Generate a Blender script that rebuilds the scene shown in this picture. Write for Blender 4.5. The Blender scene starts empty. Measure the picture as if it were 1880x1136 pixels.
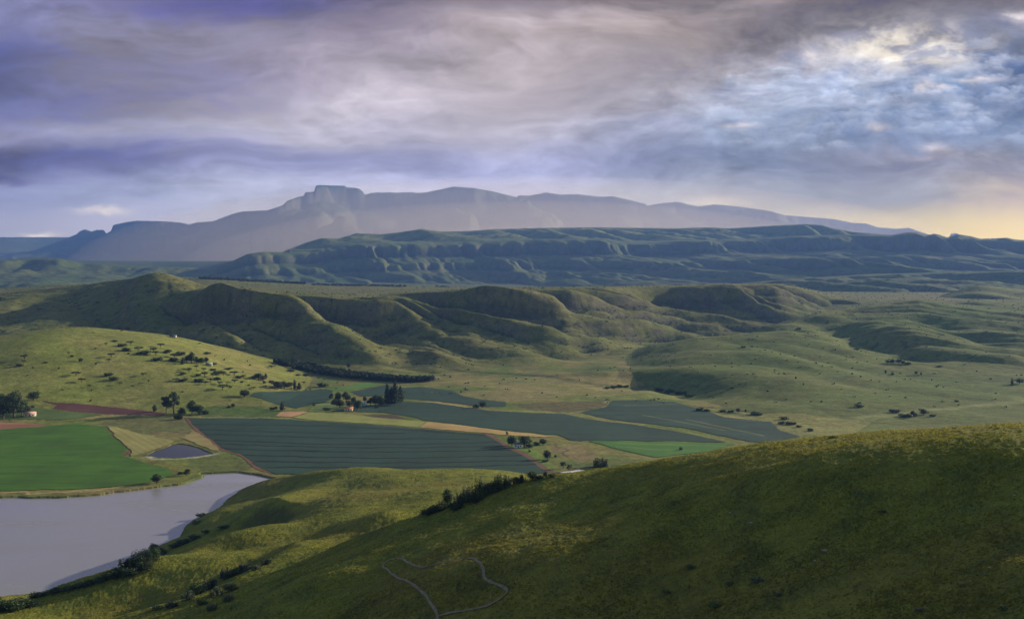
import bpy, math, random
import numpy as np
SC = bpy.context.scene
COL = SC.collection
rad = math.radians
f32 = np.float32
# ------------------------------------------------------------------ camera
FPX, CAMH = 2016.0, 150.0
PITCH = -math.atan(68 / FPX)
cam_d = bpy.data.cameras.new('camera')
cam = bpy.data.objects.new('camera', cam_d); COL.objects.link(cam)
cam_d.sensor_width = 36; cam_d.lens = 36 * FPX / 1880
cam_d.clip_start = 1; cam_d.clip_end = 200000
cam.location = (0, 0, CAMH); cam.rotation_euler = (math.pi / 2 + PITCH, 0, 0)
SC.camera = cam
# ------------------------------------------------------------------ light
SUN_AZ, SUN_EL = 60.0, 15.5
EXPO = 0.85
HZD = 4.9e-5
W = bpy.data.worlds.new('World'); SC.world = W; W.use_nodes = True
nt = W.node_tree; bg = nt.nodes['Background']
skt = nt.nodes.new('ShaderNodeTexSky'); skt.sky_type = 'NISHITA'; skt.sun_disc = False
skt.sun_elevation = rad(SUN_EL); skt.sun_rotation = rad(SUN_AZ)
skt.air_density = 1.3; skt.dust_density = 1.5
nt.links.new(skt.outputs[0], bg.inputs[0]); bg.inputs[1].default_value = 0.08
sl = bpy.data.lights.new('sun', 'SUN'); so = bpy.data.objects.new('sun', sl); COL.objects.link(so)
sl.energy = 5.0; sl.angle = rad(0.6); sl.color = (1.0, 0.87, 0.66)
so.rotation_euler = (math.pi / 2 - rad(SUN_EL), 0, math.pi - rad(SUN_AZ)); so.location = (800, 600, 400)
SC.view_settings.view_transform = 'Standard'; SC.view_settings.look = 'None'
SC.view_settings.exposure = EXPO; SC.view_settings.gamma = 1
SC.render.engine = 'CYCLES'
SC.cycles.volume_bounces = 1
SC.cycles.max_bounces = 5
SC.cycles.volume_step_rate = 4

# ------------------------------------------------------------------ helpers
def ray(px, py):
    """pixel of the 1880x1136 photo -> (azimuth, slope dz per metre of ground distance)"""
    cx = (np.asarray(px, float) - 940) / FPX; cy = (568 - np.asarray(py, float)) / FPX
    dx = cx; dy = math.cos(PITCH) - cy * math.sin(PITCH); dz = math.sin(PITCH) + cy * math.cos(PITCH)
    return np.arctan2(dx, dy), dz / np.hypot(dx, dy)
def pt(px, py, R):
    a, s = ray(px, py); return R * np.sin(a), R * np.cos(a), CAMH + R * s

_rng = np.random.RandomState(7)
_P = _rng.permutation(512).astype(np.int32); _P = np.concatenate([_P, _P])
_G = _rng.rand(512) * 2 * np.pi; _GX = np.cos(_G).astype(f32); _GY = np.sin(_G).astype(f32)
def pn(x, y, seed=0):
    x = np.asarray(x, f32) + f32(seed * 17.31 + 1000); y = np.asarray(y, f32) + f32(seed * 9.77 + 1000)
    xi = np.floor(x); yi = np.floor(y); fx = x - xi; fy = y - yi
    xi = xi.astype(np.int32) & 511; yi = yi.astype(np.int32) & 511
    x1 = (xi + 1) & 511; y1 = (yi + 1) & 511
    def g(a, b, dx, dy):
        h = _P[(_P[a] + b) & 1023] & 511
        return _GX[h] * dx + _GY[h] * dy
    u = fx * fx * fx * (fx * (fx * 6 - 15) + 10); v = fy * fy * fy * (fy * (fy * 6 - 15) + 10)
    n0 = g(xi, yi, fx, fy); n1 = g(x1, yi, fx - 1, fy)
    n2 = g(xi, y1, fx, fy - 1); n3 = g(x1, y1, fx - 1, fy - 1)
    a = n0 + (n1 - n0) * u; b = n2 + (n3 - n2) * u
    return (a + (b - a) * v) * f32(1.4)
def fbm(x, y, o=4, seed=0, g=0.5):
    s = 0; a = 1.0; t = 0
    for i in range(o):
        s = s + a * pn(x * 2 ** i, y * 2 ** i, seed + i); t += a; a *= g
    return s / t * 1.5
def ridged(x, y, o=3, seed=0):
    s = 0; a = 1.0; t = 0
    for i in range(o):
        s = s + a * (1 - 2 * np.abs(pn(x * 2 ** i, y * 2 ** i, seed + i))); t += a; a *= 0.5
    return s / t
def sst(a, b, x):
    t = np.clip((x - a) / (b - a), 0, 1); return t * t * (3 - 2 * t)
def inpoly(x, y, P):
    r = np.zeros(x.shape, bool); n = len(P)
    for i in range(n):
        x0, y0 = P[i]; x1, y1 = P[(i + 1) % n]
        if y0 == y1: continue
        c = ((y0 > y) != (y1 > y)) & (x < (x1 - x0) * (y - y0) / (y1 - y0) + x0)
        r ^= c
    return r
def dpoly(x, y, P):
    """distance to an open polyline, and the arc fraction"""
    d = np.full(x.shape, 1e9, f32)
    for i in range(len(P) - 1):
        ax, ay = P[i]; bx, by = P[i + 1]; L = (bx - ax) ** 2 + (by - ay) ** 2 + 1e-9
        t = np.clip(((x - ax) * (bx - ax) + (y - ay) * (by - ay)) / L, 0, 1)
        d = np.minimum(d, np.hypot(x - ax - t * (bx - ax), y - ay - t * (by - ay)))
    return d
def lerp(a, b, t):
    t = np.asarray(t)[..., None]; return a * (1 - t) + np.asarray(b, f32) * t

def tag(o, label=None, cat=None, group=None, kind=None):
    if label: o['label'] = label
    if cat: o['category'] = cat
    if group: o['group'] = group
    if kind: o['kind'] = kind
    return o
def mesh_obj(name, V, F, mat, col=None, parent=None, smooth=True):
    V = np.ascontiguousarray(V, f32); F = np.ascontiguousarray(F, np.int32); k = F.shape[1]
    me = bpy.data.meshes.new(name)
    me.vertices.add(len(V)); me.vertices.foreach_set('co', V.ravel())
    me.loops.add(F.size); me.loops.foreach_set('vertex_index', F.ravel())
    me.polygons.add(len(F)); me.polygons.foreach_set('loop_start', np.arange(0, F.size, k, dtype=np.int32))
    me.polygons.foreach_set('loop_total', np.full(len(F), k, np.int32))
    me.update(calc_edges=True)
    if smooth: me.polygons.foreach_set('use_smooth', np.ones(len(F), bool))
    if col is not None:
        at = me.color_attributes.new('Col', 'FLOAT_COLOR', 'POINT')
        c = np.ones((len(V), 4), f32); c[:, :3] = col; at.data.foreach_set('color', c.ravel())
    if mat: me.materials.append(mat)
    o = bpy.data.objects.new(name, me); COL.objects.link(o)
    if parent: o.parent = parent
    return o
def grid_faces(mask):
    """mask over cells (rows-1, cols-1) -> quads on the rows x cols vertex grid"""
    r, c = np.nonzero(mask); nc = mask.shape[1] + 1
    i = r * nc + c
    return np.stack([i, i + 1, i + nc + 1, i + nc], 1)
def sub_mesh(name, X, Y, Z, mask, mat, col=None, lift=0.0):
    F = grid_faces(mask); u, inv = np.unique(F, return_inverse=True)
    V = np.stack([X.ravel()[u], Y.ravel()[u], Z.ravel()[u] + lift], 1)
    c = col.reshape(-1, 3)[u] if col is not None else None
    return mesh_obj(name, V, inv.reshape(F.shape), mat, c)

# ------------------------------------------------------------------ materials
def new_mat(name, rough=0.9, spec=0.2):
    m = bpy.data.materials.new(name); m.use_nodes = True
    b = m.node_tree.nodes['Principled BSDF']; b.inputs['Roughness'].default_value = rough
    b.inputs['Specular IOR Level'].default_value = spec
    return m, m.node_tree, b
def N(t, kind, **kw):
    n = t.nodes.new(kind)
    for k, v in kw.items(): setattr(n, k, v)
    return n
def land_mat(name, scales, amt, bump_d, bump_s, stretch=(1, 1, 1), attr=True, color=None, bump_scale=None, rough=0.95):
    """vertex colour (the ground's own colour) broken up by world-space noise at several scales"""
    m, t, b = new_mat(name, rough, 0.1)
    geo = N(t, 'ShaderNodeNewGeometry'); mp = N(t, 'ShaderNodeMapping'); mp.inputs['Scale'].default_value = stretch
    t.links.new(geo.outputs['Position'], mp.inputs['Vector'])
    if attr:
        a = N(t, 'ShaderNodeAttribute', attribute_name='Col'); cur = a.outputs['Color']
    else:
        a = N(t, 'ShaderNodeRGB'); a.outputs[0].default_value = (*color, 1); cur = a.outputs[0]
    fac = None
    for i, (s, am) in enumerate(zip(scales, amt)):
        n = N(t, 'ShaderNodeTexNoise'); n.inputs['Scale'].default_value = s; n.inputs['Detail'].default_value = 4
        n.inputs['Roughness'].default_value = 0.65
        t.links.new(mp.outputs[0], n.inputs['Vector'])
        mr = N(t, 'ShaderNodeMapRange'); mr.inputs['From Min'].default_value = 0.25; mr.inputs['From Max'].default_value = 0.75
        mr.inputs['To Min'].default_value = 1 - am; mr.inputs['To Max'].default_value = 1 + am
        t.links.new(n.outputs['Fac'], mr.inputs['Value'])
        mx = N(t, 'ShaderNodeVectorMath', operation='SCALE')
        t.links.new(cur, mx.inputs[0]); t.links.new(mr.outputs[0], mx.inputs['Scale']); cur = mx.outputs[0]
    t.links.new(cur, b.inputs['Base Color'])
    if bump_s:
        n = N(t, 'ShaderNodeTexNoise'); n.inputs['Scale'].default_value = bump_scale or scales[-1]
        n.inputs['Detail'].default_value = 5; n.inputs['Roughness'].default_value = 0.7
        t.links.new(mp.outputs[0], n.inputs['Vector'])
        bp = N(t, 'ShaderNodeBump'); bp.inputs['Strength'].default_value = bump_s; bp.inputs['Distance'].default_value = bump_d
        t.links.new(n.outputs['Fac'], bp.inputs['Height']); t.links.new(bp.outputs[0], b.inputs['Normal'])
    return m
def flat_mat(name, color, rough=0.8, var=0.15, scale=1.5):
    return land_mat(name, [scale, scale * 6], [var, var], 0.05, 0.3, attr=False, color=color, rough=rough)
def leaf_mat(name, color, var=0.35):
    m, t, b = new_mat(name, 0.6, 0.25)
    oi = N(t, 'ShaderNodeObjectInfo'); tc = N(t, 'ShaderNodeTexCoord')
    n = N(t, 'ShaderNodeTexNoise'); n.inputs['Scale'].default_value = 0.9; n.inputs['Detail'].default_value = 3
    t.links.new(tc.outputs['Object'], n.inputs['Vector'])
    mr = N(t, 'ShaderNodeMapRange'); mr.inputs['From Min'].default_value = 0.3; mr.inputs['From Max'].default_value = 0.7
    mr.inputs['To Min'].default_value = 1 - var; mr.inputs['To Max'].default_value = 1 + var
    t.links.new(n.outputs['Fac'], mr.inputs['Value'])
    ro = N(t, 'ShaderNodeMapRange'); ro.inputs['To Min'].default_value = 0.75; ro.inputs['To Max'].default_value = 1.3
    t.links.new(oi.outputs['Random'], ro.inputs['Value'])
    mu = N(t, 'ShaderNodeMath', operation='MULTIPLY'); t.links.new(mr.outputs[0], mu.inputs[0]); t.links.new(ro.outputs[0], mu.inputs[1])
    rgb = N(t, 'ShaderNodeRGB'); rgb.outputs[0].default_value = (*color, 1)
    sc = N(t, 'ShaderNodeVectorMath', operation='SCALE'); t.links.new(rgb.outputs[0], sc.inputs[0]); t.links.new(mu.outputs[0], sc.inputs['Scale'])
    t.links.new(sc.outputs[0], b.inputs['Base Color'])
    tr = N(t, 'ShaderNodeBsdfTranslucent'); mix = N(t, 'ShaderNodeMixShader'); mix.inputs[0].default_value = 0.25
    t.links.new(sc.outputs[0], tr.inputs['Color'])
    t.links.new(b.outputs[0], mix.inputs[1]); t.links.new(tr.outputs[0], mix.inputs[2])
    t.links.new(mix.outputs[0], t.nodes['Material Output'].inputs['Surface'])
    return m

# ------------------------------------------------------------------ far terrain grid (fan-shaped tessellation of real ground)
def cols(n_in, n_out):
    a = np.concatenate([np.linspace(-40, -26.2, n_out)[:-1], np.linspace(-26.2, 26.2, n_in), np.linspace(26.2, 40, n_out)[1:]])
    return np.radians(a).astype(f32)
def rows(*seg):
    out = []
    for i, (a, b, n) in enumerate(seg):
        out.append(np.exp(np.linspace(math.log(a), math.log(b), n, endpoint=(i == len(seg) - 1))))
    return np.concatenate(out).astype(f32)
AZ = cols(1480, 50)
RR = rows((440, 760, 60), (760, 2700, 640), (2700, 9500, 460), (9500, 24000, 240))
A2, R2 = np.meshgrid(AZ, RR)
X = R2 * np.sin(A2); Y = R2 * np.cos(A2)

def curve(pts, col=2):
    a, s = ray([p[0] for p in pts], [p[1] for p in pts]); R = np.array([p[2] for p in pts], float)
    Rc = np.interp(AZ, a, R); Sc = np.interp(AZ, a, s)
    return Rc.astype(f32), (CAMH + Rc * Sc).astype(f32)
def cfun(pts):
    a, _ = ray([p[0] for p in pts], [500] * len(pts)); return np.interp(AZ, a, [p[1] for p in pts]).astype(f32)
def smooth1(v, k):
    if k < 2: return v
    w = np.hanning(k + 2)[1:-1]; w /= w.sum()
    return np.convolve(np.pad(v, k, mode='edge'), w, 'same')[k:-k].astype(f32)
# valley floor
def floorz(R, A):
    z = 1.0 + 11 * sst(1000, 2600, R) + 45 * sst(2600, 5200, R) + 160 * sst(9000, 13000, R)
    return z.astype(f32)
Z = floorz(R2, A2) + 0.5 * fbm(X / 120, Y / 120, 2, 50) * sst(900, 1400, R2)

PLOW = [1.0]
def profile(t, kind):
    t = np.clip(t, 0, 1)
    if kind == 'round': return (0.55 * (t * t * (3 - 2 * t)) + 0.45 * (1 - (1 - t) ** 2))
    if kind == 'rise': return 0.30 * t ** 1.2 + 0.70 * sst(.74, 1.03, t)
    if kind == 'hill': return t ** 1.15 * (1 - 0.28 * t) / 0.72
    if kind == 'cliff':       # talus, then a cliff band just under the top
        return 0.72 * t ** 1.35 + 0.18 * sst(0.80, 0.94, t) + 0.10 * t
    if kind == 'big':
        return 0.50 * t ** 1.05 + 0.10 * sst(0.52, 0.60, t) + 0.20 * sst(0.80, 0.87, t) + 0.20 * t
    if kind == 'far':
        return 0.58 * t ** 1.2 + 0.12 * sst(0.60, 0.68, t) + 0.18 * sst(0.90, 0.96, t) + 0.12 * t
def layer(crest, foot, zfoot, kind='round', back=600, zback=0.0, spur=None, strata=0, sm=9, relief=(), spend=(1.0, .75), rim=0, bias=.15):
    Rc, Zc = curve(crest); Rf = cfun(foot); Zf = cfun(zfoot)
    Sc = smooth1((Zc - CAMH) / Rc, sm); Rc = smooth1(Rc, 40); Zc = CAMH + Sc * Rc
    rows_ = np.where((RR > Rf.min() - 300) & (RR < (Rc + back + rim).max() + 10))[0]
    r0, r1 = rows_[0], rows_[-1] + 1
    R = R2[r0:r1]; x = X[r0:r1]; y = Y[r0:r1]
    t0 = (R - Rf) / (Rc - Rf)
    t = t0
    if spur:
        for (L, amp, shear, st, seed) in spur:
            u = (x - shear * (Rc - R)) / L; v = R / (L * st)
            n = 2.6 * np.abs(pn(u + 0.35 * fbm(x / L * .5, y / L * .5, 2, seed + 5), v, seed)) - .45 + 0.3 * pn(u * 2.3, v * 2, seed + 9)
            env = np.clip(t0 * 3.2, 0, 1) * ((1.45 - 1.1 * np.clip(t0, 0, 1.05) if kind == 'big' else 1) if rim else sst(*spend, t0))
            t = t + (n - bias) * amp / (Rc - Rf) * env
    g = profile(t, kind)
    Zs = smooth1(Zc, 70); Ze = Zs + (Zc - Zs) * (sst(.90, .96, t) if kind == 'far' else sst(.72, .93, t))
    z = Zf + (Ze - Zf) * g
    if strata:
        sp, am = strata
        ph = z / sp + 0.6 * fbm(x / (sp * 14), y / (sp * 14), 2, 31)
        z = z + am * np.sin(ph * 2 * np.pi) * sst(0, .25, t) * sst(1.0, .93, t)
    for (L, am, o, sd) in relief:
        z = z + am * (ridged(x / L, y / L, o, sd) - 0.3) * sst(0, .25, t0) * sst(1.0, .9, t0)
    zb = z if rim else Zc
    zb = zb - (zb - zback) * sst(0, 1, (R - Rc - rim) / back)
    z = np.where(R > Rc, zb, z)
    z = np.where(R < Rc, np.minimum(z, CAMH + (Sc - 0.0006) * R), z)      # nothing in front stands above the skyline
    z = np.where(t0 < 0, -50, z)
    return r0, r1, z.astype(f32)
LAY = {}
CLS = np.zeros(X.shape, np.int8)
def add(name, cid, *a, **k):
    r0, r1, z = layer(*a, **k)
    m = z > Z[r0:r1]
    Z[r0:r1] = np.where(m, z, Z[r0:r1]); CLS[r0:r1][m] = cid
# C: green hill left in the middle distance
add('C', 1, [(-500, 660, 1650), (-150, 632, 1650), (0, 617, 1650), (60, 608, 1650), (110, 602, 1660), (150, 600, 1670), (210, 606, 1680), (290, 614, 1700), (340, 623, 1700), (420, 645, 1680), (500, 667, 1640), (590, 690, 1600), (660, 704, 1560), (760, 730, 1500), (2400, 800, 1400)],
    [(-500, 1150), (0, 1190), (300, 1170), (480, 1200), (560, 1300), (660, 1400), (760, 1450), (2400, 1300)], [(0, .8), (600, .8), (800, -6), (2400, -10)], 'round', 500, 10,
    spur=[(330, 30, 0.4, 5, 3)], sm=60)
# D: long scarred hillside with spurs running down to the right
add('DL', 2, [(-500, 575, 2900), (-200, 548, 2800), (0, 540, 2750), (150, 524, 2650), (200, 517, 2600), (235, 512, 2550), (262, 508, 2500), (290, 506, 2500), (312, 509, 2500), (340, 514, 2500), (370, 522, 2500), (400, 531, 2450), (440, 545, 2400), (500, 575, 2350), (560, 605, 2300), (640, 650, 2200), (2400, 700, 2200)],
    [(-500, 1850), (200, 1850), (400, 1800), (520, 1650), (640, 1550), (2400, 1500)], [(0, 6), (400, 6), (600, 3), (800, -30), (2400, -60)], 'hill', 900, 80,
    spur=[(420, 120, 0.6, 7, 13), (150, 40, 0.5, 5, 17)], strata=(19, 0.8), sm=11, relief=[(90, 4, 3, 19)])
add('DB', 2, [(-500, 535, 3600), (0, 529, 3500), (120, 523, 3400), (230, 520, 3300), (300, 525, 3300), (420, 545, 3300), (600, 640, 3300), (2400, 700, 3300)], [(-500, 2700), (2400, 2700)], [(0, 60), (300, 60), (450, 10), (600, -30), (2400, -60)], 'round', 600, 0, sm=15)
add('D', 2, [(-500, 640, 2300), (200, 600, 2300), (330, 545, 2250), (380, 533, 2200), (440, 537, 2150), (560, 542, 2150), (690, 548, 2150), (730, 541, 2200), (860, 534, 2150), (950, 532, 2180), (1040, 530, 2250), (1130, 528, 2400), (1240, 526, 2600), (1340, 523, 2700), (1430, 523, 2780), (1470, 530, 2850), (1530, 548, 2950), (1700, 560, 3100), (2400, 570, 3100)],
    [(-500, 1700), (300, 1750), (480, 1650), (600, 1590), (800, 1560), (1000, 1700), (1100, 1850), (1240, 2120), (1400, 2250), (2400, 2300)], [(0, 0), (400, 2), (600, 2.5), (1000, 3.5), (1240, 9), (2400, 10)], 'cliff', 500, 85,
    spur=[(270, 180, 1.1, 8, 11), (95, 45, 1.0, 5, 15)], strata=(17, 1.0), sm=25, relief=[(90, 3, 4, 20)], rim=260)
add('F', 5, [(-500, 560, 5200), (1150, 540, 5200), (1300, 527, 5200), (1450, 512, 5200), (1600, 503, 5300), (1750, 499, 5300), (2400, 490, 5400)], [(-500, 3900), (2400, 3900)], [(-500, 0), (1200, 10), (1400, 30), (2400, 30)], 'hill', 1500, 90,
    spur=[(520, 420, 0.5, 5, 71), (190, 130, 0.4, 4, 73)], strata=(22, 1.2), sm=11, relief=[(240, 14, 4, 74)])
add('D2', 2, [(-500, 560, 3900), (300, 520, 3900), (340, 511, 3900), (380, 508, 3950), (440, 513, 4000), (500, 518, 4000), (620, 524, 4000), (700, 524, 4000), (900, 527, 4100), (1240, 525, 4200), (1460, 526, 4200), (1560, 545, 4300), (2400, 560, 4300)],
    [(-500, 2600), (600, 2500), (1200, 3100), (2400, 3300)], [(0, 98), (600, 92), (1200, 96), (1600, 60), (2400, 60)], 'round', 900, 40, sm=40)
# E: grassland rising on the right, its ridge and the hill behind it
add('E', 3, [(-500, 760, 1500), (900, 735, 1500), (1000, 692, 1650), (1030, 679, 1720), (1060, 673, 1800), (1110, 664, 1820), (1160, 655, 1850), (1200, 640, 1870), (1240, 630, 1880), (1280, 622, 1900), (1330, 618, 1920), (1390, 612, 1950), (1450, 616, 1950), (1520, 628, 1950), (1600, 640, 1950), (1700, 648, 1950), (1880, 650, 1950), (2400, 650, 1950)],
    [(-500, 1400), (1000, 1500), (1100, 1400), (1240, 1200), (1400, 1060), (1500, 980), (1700, 920), (2400, 900)], [(0, -20), (980, -6), (1100, -2), (1300, -2), (2400, -2)], 'hill', 500, 5,
    spur=[(420, 150, 0.6, 8, 21), (150, 50, 0.6, 5, 27)], sm=20, relief=[(130, 1.2, 3, 22)], bias=.5, spend=(1.0, .85))
add('EH', 3, [(-500, 700, 2300), (1250, 665, 2200), (1370, 618, 2200), (1400, 607, 2250), (1430, 595, 2300), (1500, 575, 2350), (1560, 563, 2500), (1640, 556, 2560), (1690, 550, 2600), (1750, 558, 2600), (1800, 561, 2600), (1880, 563, 2600), (2400, 560, 2600)],
    [(-500, 1800), (1300, 1700), (1500, 1600), (1700, 1560), (2400, 1560)], [(0, -20), (1250, -15), (1400, 6), (2400, 10)], 'hill', 700, 5,
    spur=[(260, 110, 1.1, 8, 121), (95, 28, 1.0, 5, 127)], sm=15, relief=[(90, 2, 4, 122)], bias=.35, spend=(1.0, .88))
add('E2', 3, [(-500, 640, 3500), (1400, 610, 3400), (1560, 577, 3300), (1650, 557, 3350), (1720, 545, 3400), (1765, 531, 3450), (1795, 523, 3450), (1840, 527, 3450), (1880, 531, 3450), (2400, 540, 3450)],
    [(-500, 2500), (2400, 2600)], [(0, -10), (1500, 0), (1600, 8), (2400, 10)], 'round', 900, 0, spur=[(260, 150, 0.4, 5, 33)], sm=15)
# I: canyon edge and low hills, far left
add('I', 4, [(-500, 470, 8200), (0, 478, 8000), (60, 473, 7900), (110, 474, 7800), (150, 482, 7800), (230, 487, 7700), (350, 491, 7600), (430, 500, 7500), (600, 520, 7500), (2400, 540, 7500)],
    [(-500, 5200), (2400, 5200)], [(0, 55), (2400, 55)], 'cliff', 1800, 120, spur=[(700, 500, 0.3, 5, 41), (260, 200, 0.2, 4, 43)], strata=(40, 2), sm=9, relief=[(300, 16, 4, 44)])
# G: the big escarpment, its cliff edge and the grassy top behind
EDGE = [(-500, 560, 7300), (280, 545, 7300), (350, 512, 7200), (380, 500, 7200), (420, 482, 7200), (455, 466, 7200), (480, 462, 7200), (520, 463, 7300), (560, 461, 7400), (600, 455, 7400), (640, 447, 7500), (700, 447, 7500), (800, 446, 7600), (900, 442, 7600), (1000, 438, 7600), (1100, 440, 7700), (1180, 444, 7800), (1300, 440, 7800), (1400, 437, 7800), (1480, 432, 7800), (1540, 431, 7700), (1600, 430, 7600), (1640, 431, 7600), (1665, 426, 7600), (1685, 425, 7600), (1700, 432, 7600), (1718, 429, 7600), (1740, 436, 7600), (1760, 430, 7600), (1785, 434, 7600), (1800, 438, 7600), (1845, 436, 7600), (1870, 440, 7600), (2400, 446, 7600)]
add('G', 5, EDGE,
    [(-500, 6300), (400, 6300), (700, 6200), (1000, 5900), (1200, 5200), (1400, 4700), (2400, 4400)], [(0, 56), (1000, 56), (1200, 54), (1500, 48), (2400, 42)], 'big', 2500, 250,
    spur=[(620, 330, 0.4, 14, 51), (230, 150, 0.4, 11, 55), (85, 55, 0.3, 9, 58)], strata=(44, 1.6), sm=5, relief=[(450, 9, 5, 59)], rim=400)
add('G2', 7, [(-500, 560, 8800), (350, 520, 8600), (520, 462, 8500), (560, 446, 8500), (590, 437, 8500), (622, 438, 8500), (655, 428, 8600), (700, 430, 8700), (735, 426, 8800), (775, 420, 8800), (810, 425, 8900), (860, 424, 9000), (900, 421, 9000), (1000, 418, 9100), (1100, 417, 9200), (1240, 419, 9200), (1300, 417, 9200), (1340, 419, 9200), (1420, 414, 9200), (1480, 411, 9200), (1510, 413, 9100), (1530, 419, 9000), (1565, 425, 8900), (1640, 432, 8800), (1800, 445, 8800), (2400, 460, 8800)],
    [(-500, 7300), (700, 7500), (1200, 7700), (2400, 7600)], [(0, 300), (600, 300), (700, 345), (1200, 360), (2400, 380)], 'round', 2500, 250, spur=[(420, 350, 0.5, 5, 61)], sm=7, relief=[(400, 22, 4, 62)])
# H: the far mountains
add('H0', 6, [(-500, 438, 22500), (0, 435, 22500), (120, 435, 22500), (260, 440, 22500), (2400, 470, 22500)], [(-500, 16000), (2400, 16000)], [(0, 250), (2400, 250)], 'far', 1200, 300, spur=[(1500, 1500, 0.2, 5, 70)], sm=2)
add('H', 6, [(-500, 520, 19500), (60, 460, 19500), (120, 438, 19000), (140, 430, 19000), (146, 424, 19000), (156, 421, 19000), (168, 425, 19000), (176, 422, 19000), (190, 422, 19000), (194, 429, 19000), (203, 424, 19000), (207, 413, 19000), (230, 408, 19000), (250, 405, 19000), (300, 406, 19000), (330, 408, 19000), (347, 412, 18500), (360, 408, 18500), (390, 406, 18300), (430, 391, 18000), (445, 388, 18000), (490, 386, 18000), (518, 377, 18000), (526, 369, 18000), (545, 362, 18000), (558, 359, 18000), (559, 353, 18000), (576, 352, 18000), (579, 341, 18000), (585, 340, 18000), (632, 341, 18000), (636, 344, 18000), (655, 345, 18000), (665, 350, 18000), (669, 357, 18000), (685, 353, 18200), (720, 353, 18300), (780, 353, 18400), (810, 347, 18400), (832, 342, 18400), (870, 345, 18400), (905, 351, 18400), (948, 362, 18400), (952, 358, 18400), (970, 359, 18400), (1003, 353, 18400), (1030, 357, 18400), (1060, 356, 18400), (1100, 361, 18400), (1125, 360, 18400), (1160, 368, 18400), (1186, 375, 18400), (1188, 377, 18400), (1220, 372, 18800), (1245, 370, 19000), (1262, 375, 19000), (1282, 379, 19000), (1312, 375, 19000), (1355, 379, 19000), (1412, 387, 19000), (1440, 395, 19000), (1480, 398, 19000), (1530, 402, 19000), (1565, 409, 19000), (1590, 410, 19000), (1610, 417, 19000), (1645, 420, 19000), (1668, 418, 19000), (1685, 424, 19000), (1720, 436, 19000), (1741, 437, 19000), (1745, 429, 19000), (1757, 428, 19000), (1764, 436, 19000), (1800, 450, 19000), (2400, 480, 19000)],
    [(-500, 13500), (300, 13000), (600, 12500), (1200, 12500), (2400, 13000)], [(0, 120), (2400, 250)], 'far', 1800, 300,
    spur=[(2600, 1500, 0.5, 7, 81), (900, 600, 0.1, 5, 85), (330, 160, 0.0, 4, 88)], strata=(110, 7), sm=2, relief=[(1100, 90, 5, 89)])

# explicit spurs (+) and gullies (-) traced on the ground
def col_index(a): return np.interp(a, AZ, np.arange(len(AZ)))
def hit_far(px, py):
    a, s = ray(px, py); c = col_index(a); c0 = int(np.clip(round(float(c)), 0, len(AZ) - 1))
    los = CAMH + RR * s; k = np.nonzero(Z[:, c0] >= los)[0]
    if len(k) == 0: return None
    k = k[0]
    if k == 0: R = float(RR[0])
    else:
        d0 = los[k - 1] - Z[k - 1, c0]; d1 = los[k] - Z[k, c0]
        R = float(RR[k - 1] + (RR[k] - RR[k - 1]) * d0 / (d0 - d1 + 1e-9))
    return R * math.sin(a), R * math.cos(a), CAMH + R * float(s)
def carve(poly, amp, w, taper=True):
    P = [hit_far(*p) for p in poly]; P = [(p[0], p[1]) for p in P if p]
    if len(P) < 2: return
    P = np.array(P); Rm = np.hypot(P[:, 0], P[:, 1])
    r0, r1 = np.searchsorted(RR, [Rm.min() - 3 * w, Rm.max() + 3 * w])
    az = np.arctan2(P[:, 0], P[:, 1]); pad = 3 * w / Rm.min()
    c0, c1 = np.searchsorted(AZ, [az.min() - pad, az.max() + pad])
    d = dpoly(X[r0:r1, c0:c1], Y[r0:r1, c0:c1], P)
    Z[r0:r1, c0:c1] += (amp * np.exp(-(d / w) ** 2)).astype(f32)
for poly, amp, w in [
    ([(290, 509), (320, 530), (350, 550), (380, 575), (430, 600)], 10, 55),
    ([(330, 545), (345, 575), (350, 600)], -14, 45), ([(70, 545), (45, 570), (20, 590)], -10, 35),
    ([(400, 545), (460, 575), (540, 610), (620, 640), (700, 665)], 12, 60), ([(430, 545), (470, 570), (520, 590)], -12, 40),
    ([(690, 560), (740, 585), (800, 610), (880, 640), (960, 660)], 12, 60), ([(640, 575), (700, 600), (730, 625), (740, 650)], -14, 45),
    ([(790, 560), (850, 590), (920, 615), (1000, 640)], -14, 45), ([(900, 550), (960, 570), (1040, 600), (1120, 635)], 12, 55),
    ([(940, 575), (1000, 590), (1060, 615)], -12, 40), ([(1010, 550), (1060, 580), (1100, 605)], -14, 50),
    ([(1500, 585), (1560, 615), (1640, 640), (1700, 655)], -10, 35), ([(1600, 600), (1680, 625), (1760, 645), (1860, 660)], 8, 45),
    ([(1700, 585), (1760, 610), (1830, 630)], -9, 35), ([(1420, 605), (1480, 625), (1560, 650)], 7, 40), ([(1200, 700), (1240, 705), (1270, 722)], -7, 35),
    ([(1110, 690), (1130, 680), (1165, 690)], 6, 40), ([(1140, 710), (1180, 700), (1250, 712)], -6, 30)]:
    carve(poly, amp, w)
# small-scale relief everywhere, growing with distance
nz = fbm(X / 90, Y / 90, 4, 5) * 1.3 * sst(1600, 2600, R2) * (CLS >= 2)
nz += fbm(X / 45, Y / 45, 3, 8) * 0.45 * sst(1150, 1500, R2) * (CLS >= 1)
env = 1.0
Z += (nz * env).astype(f32)

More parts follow.
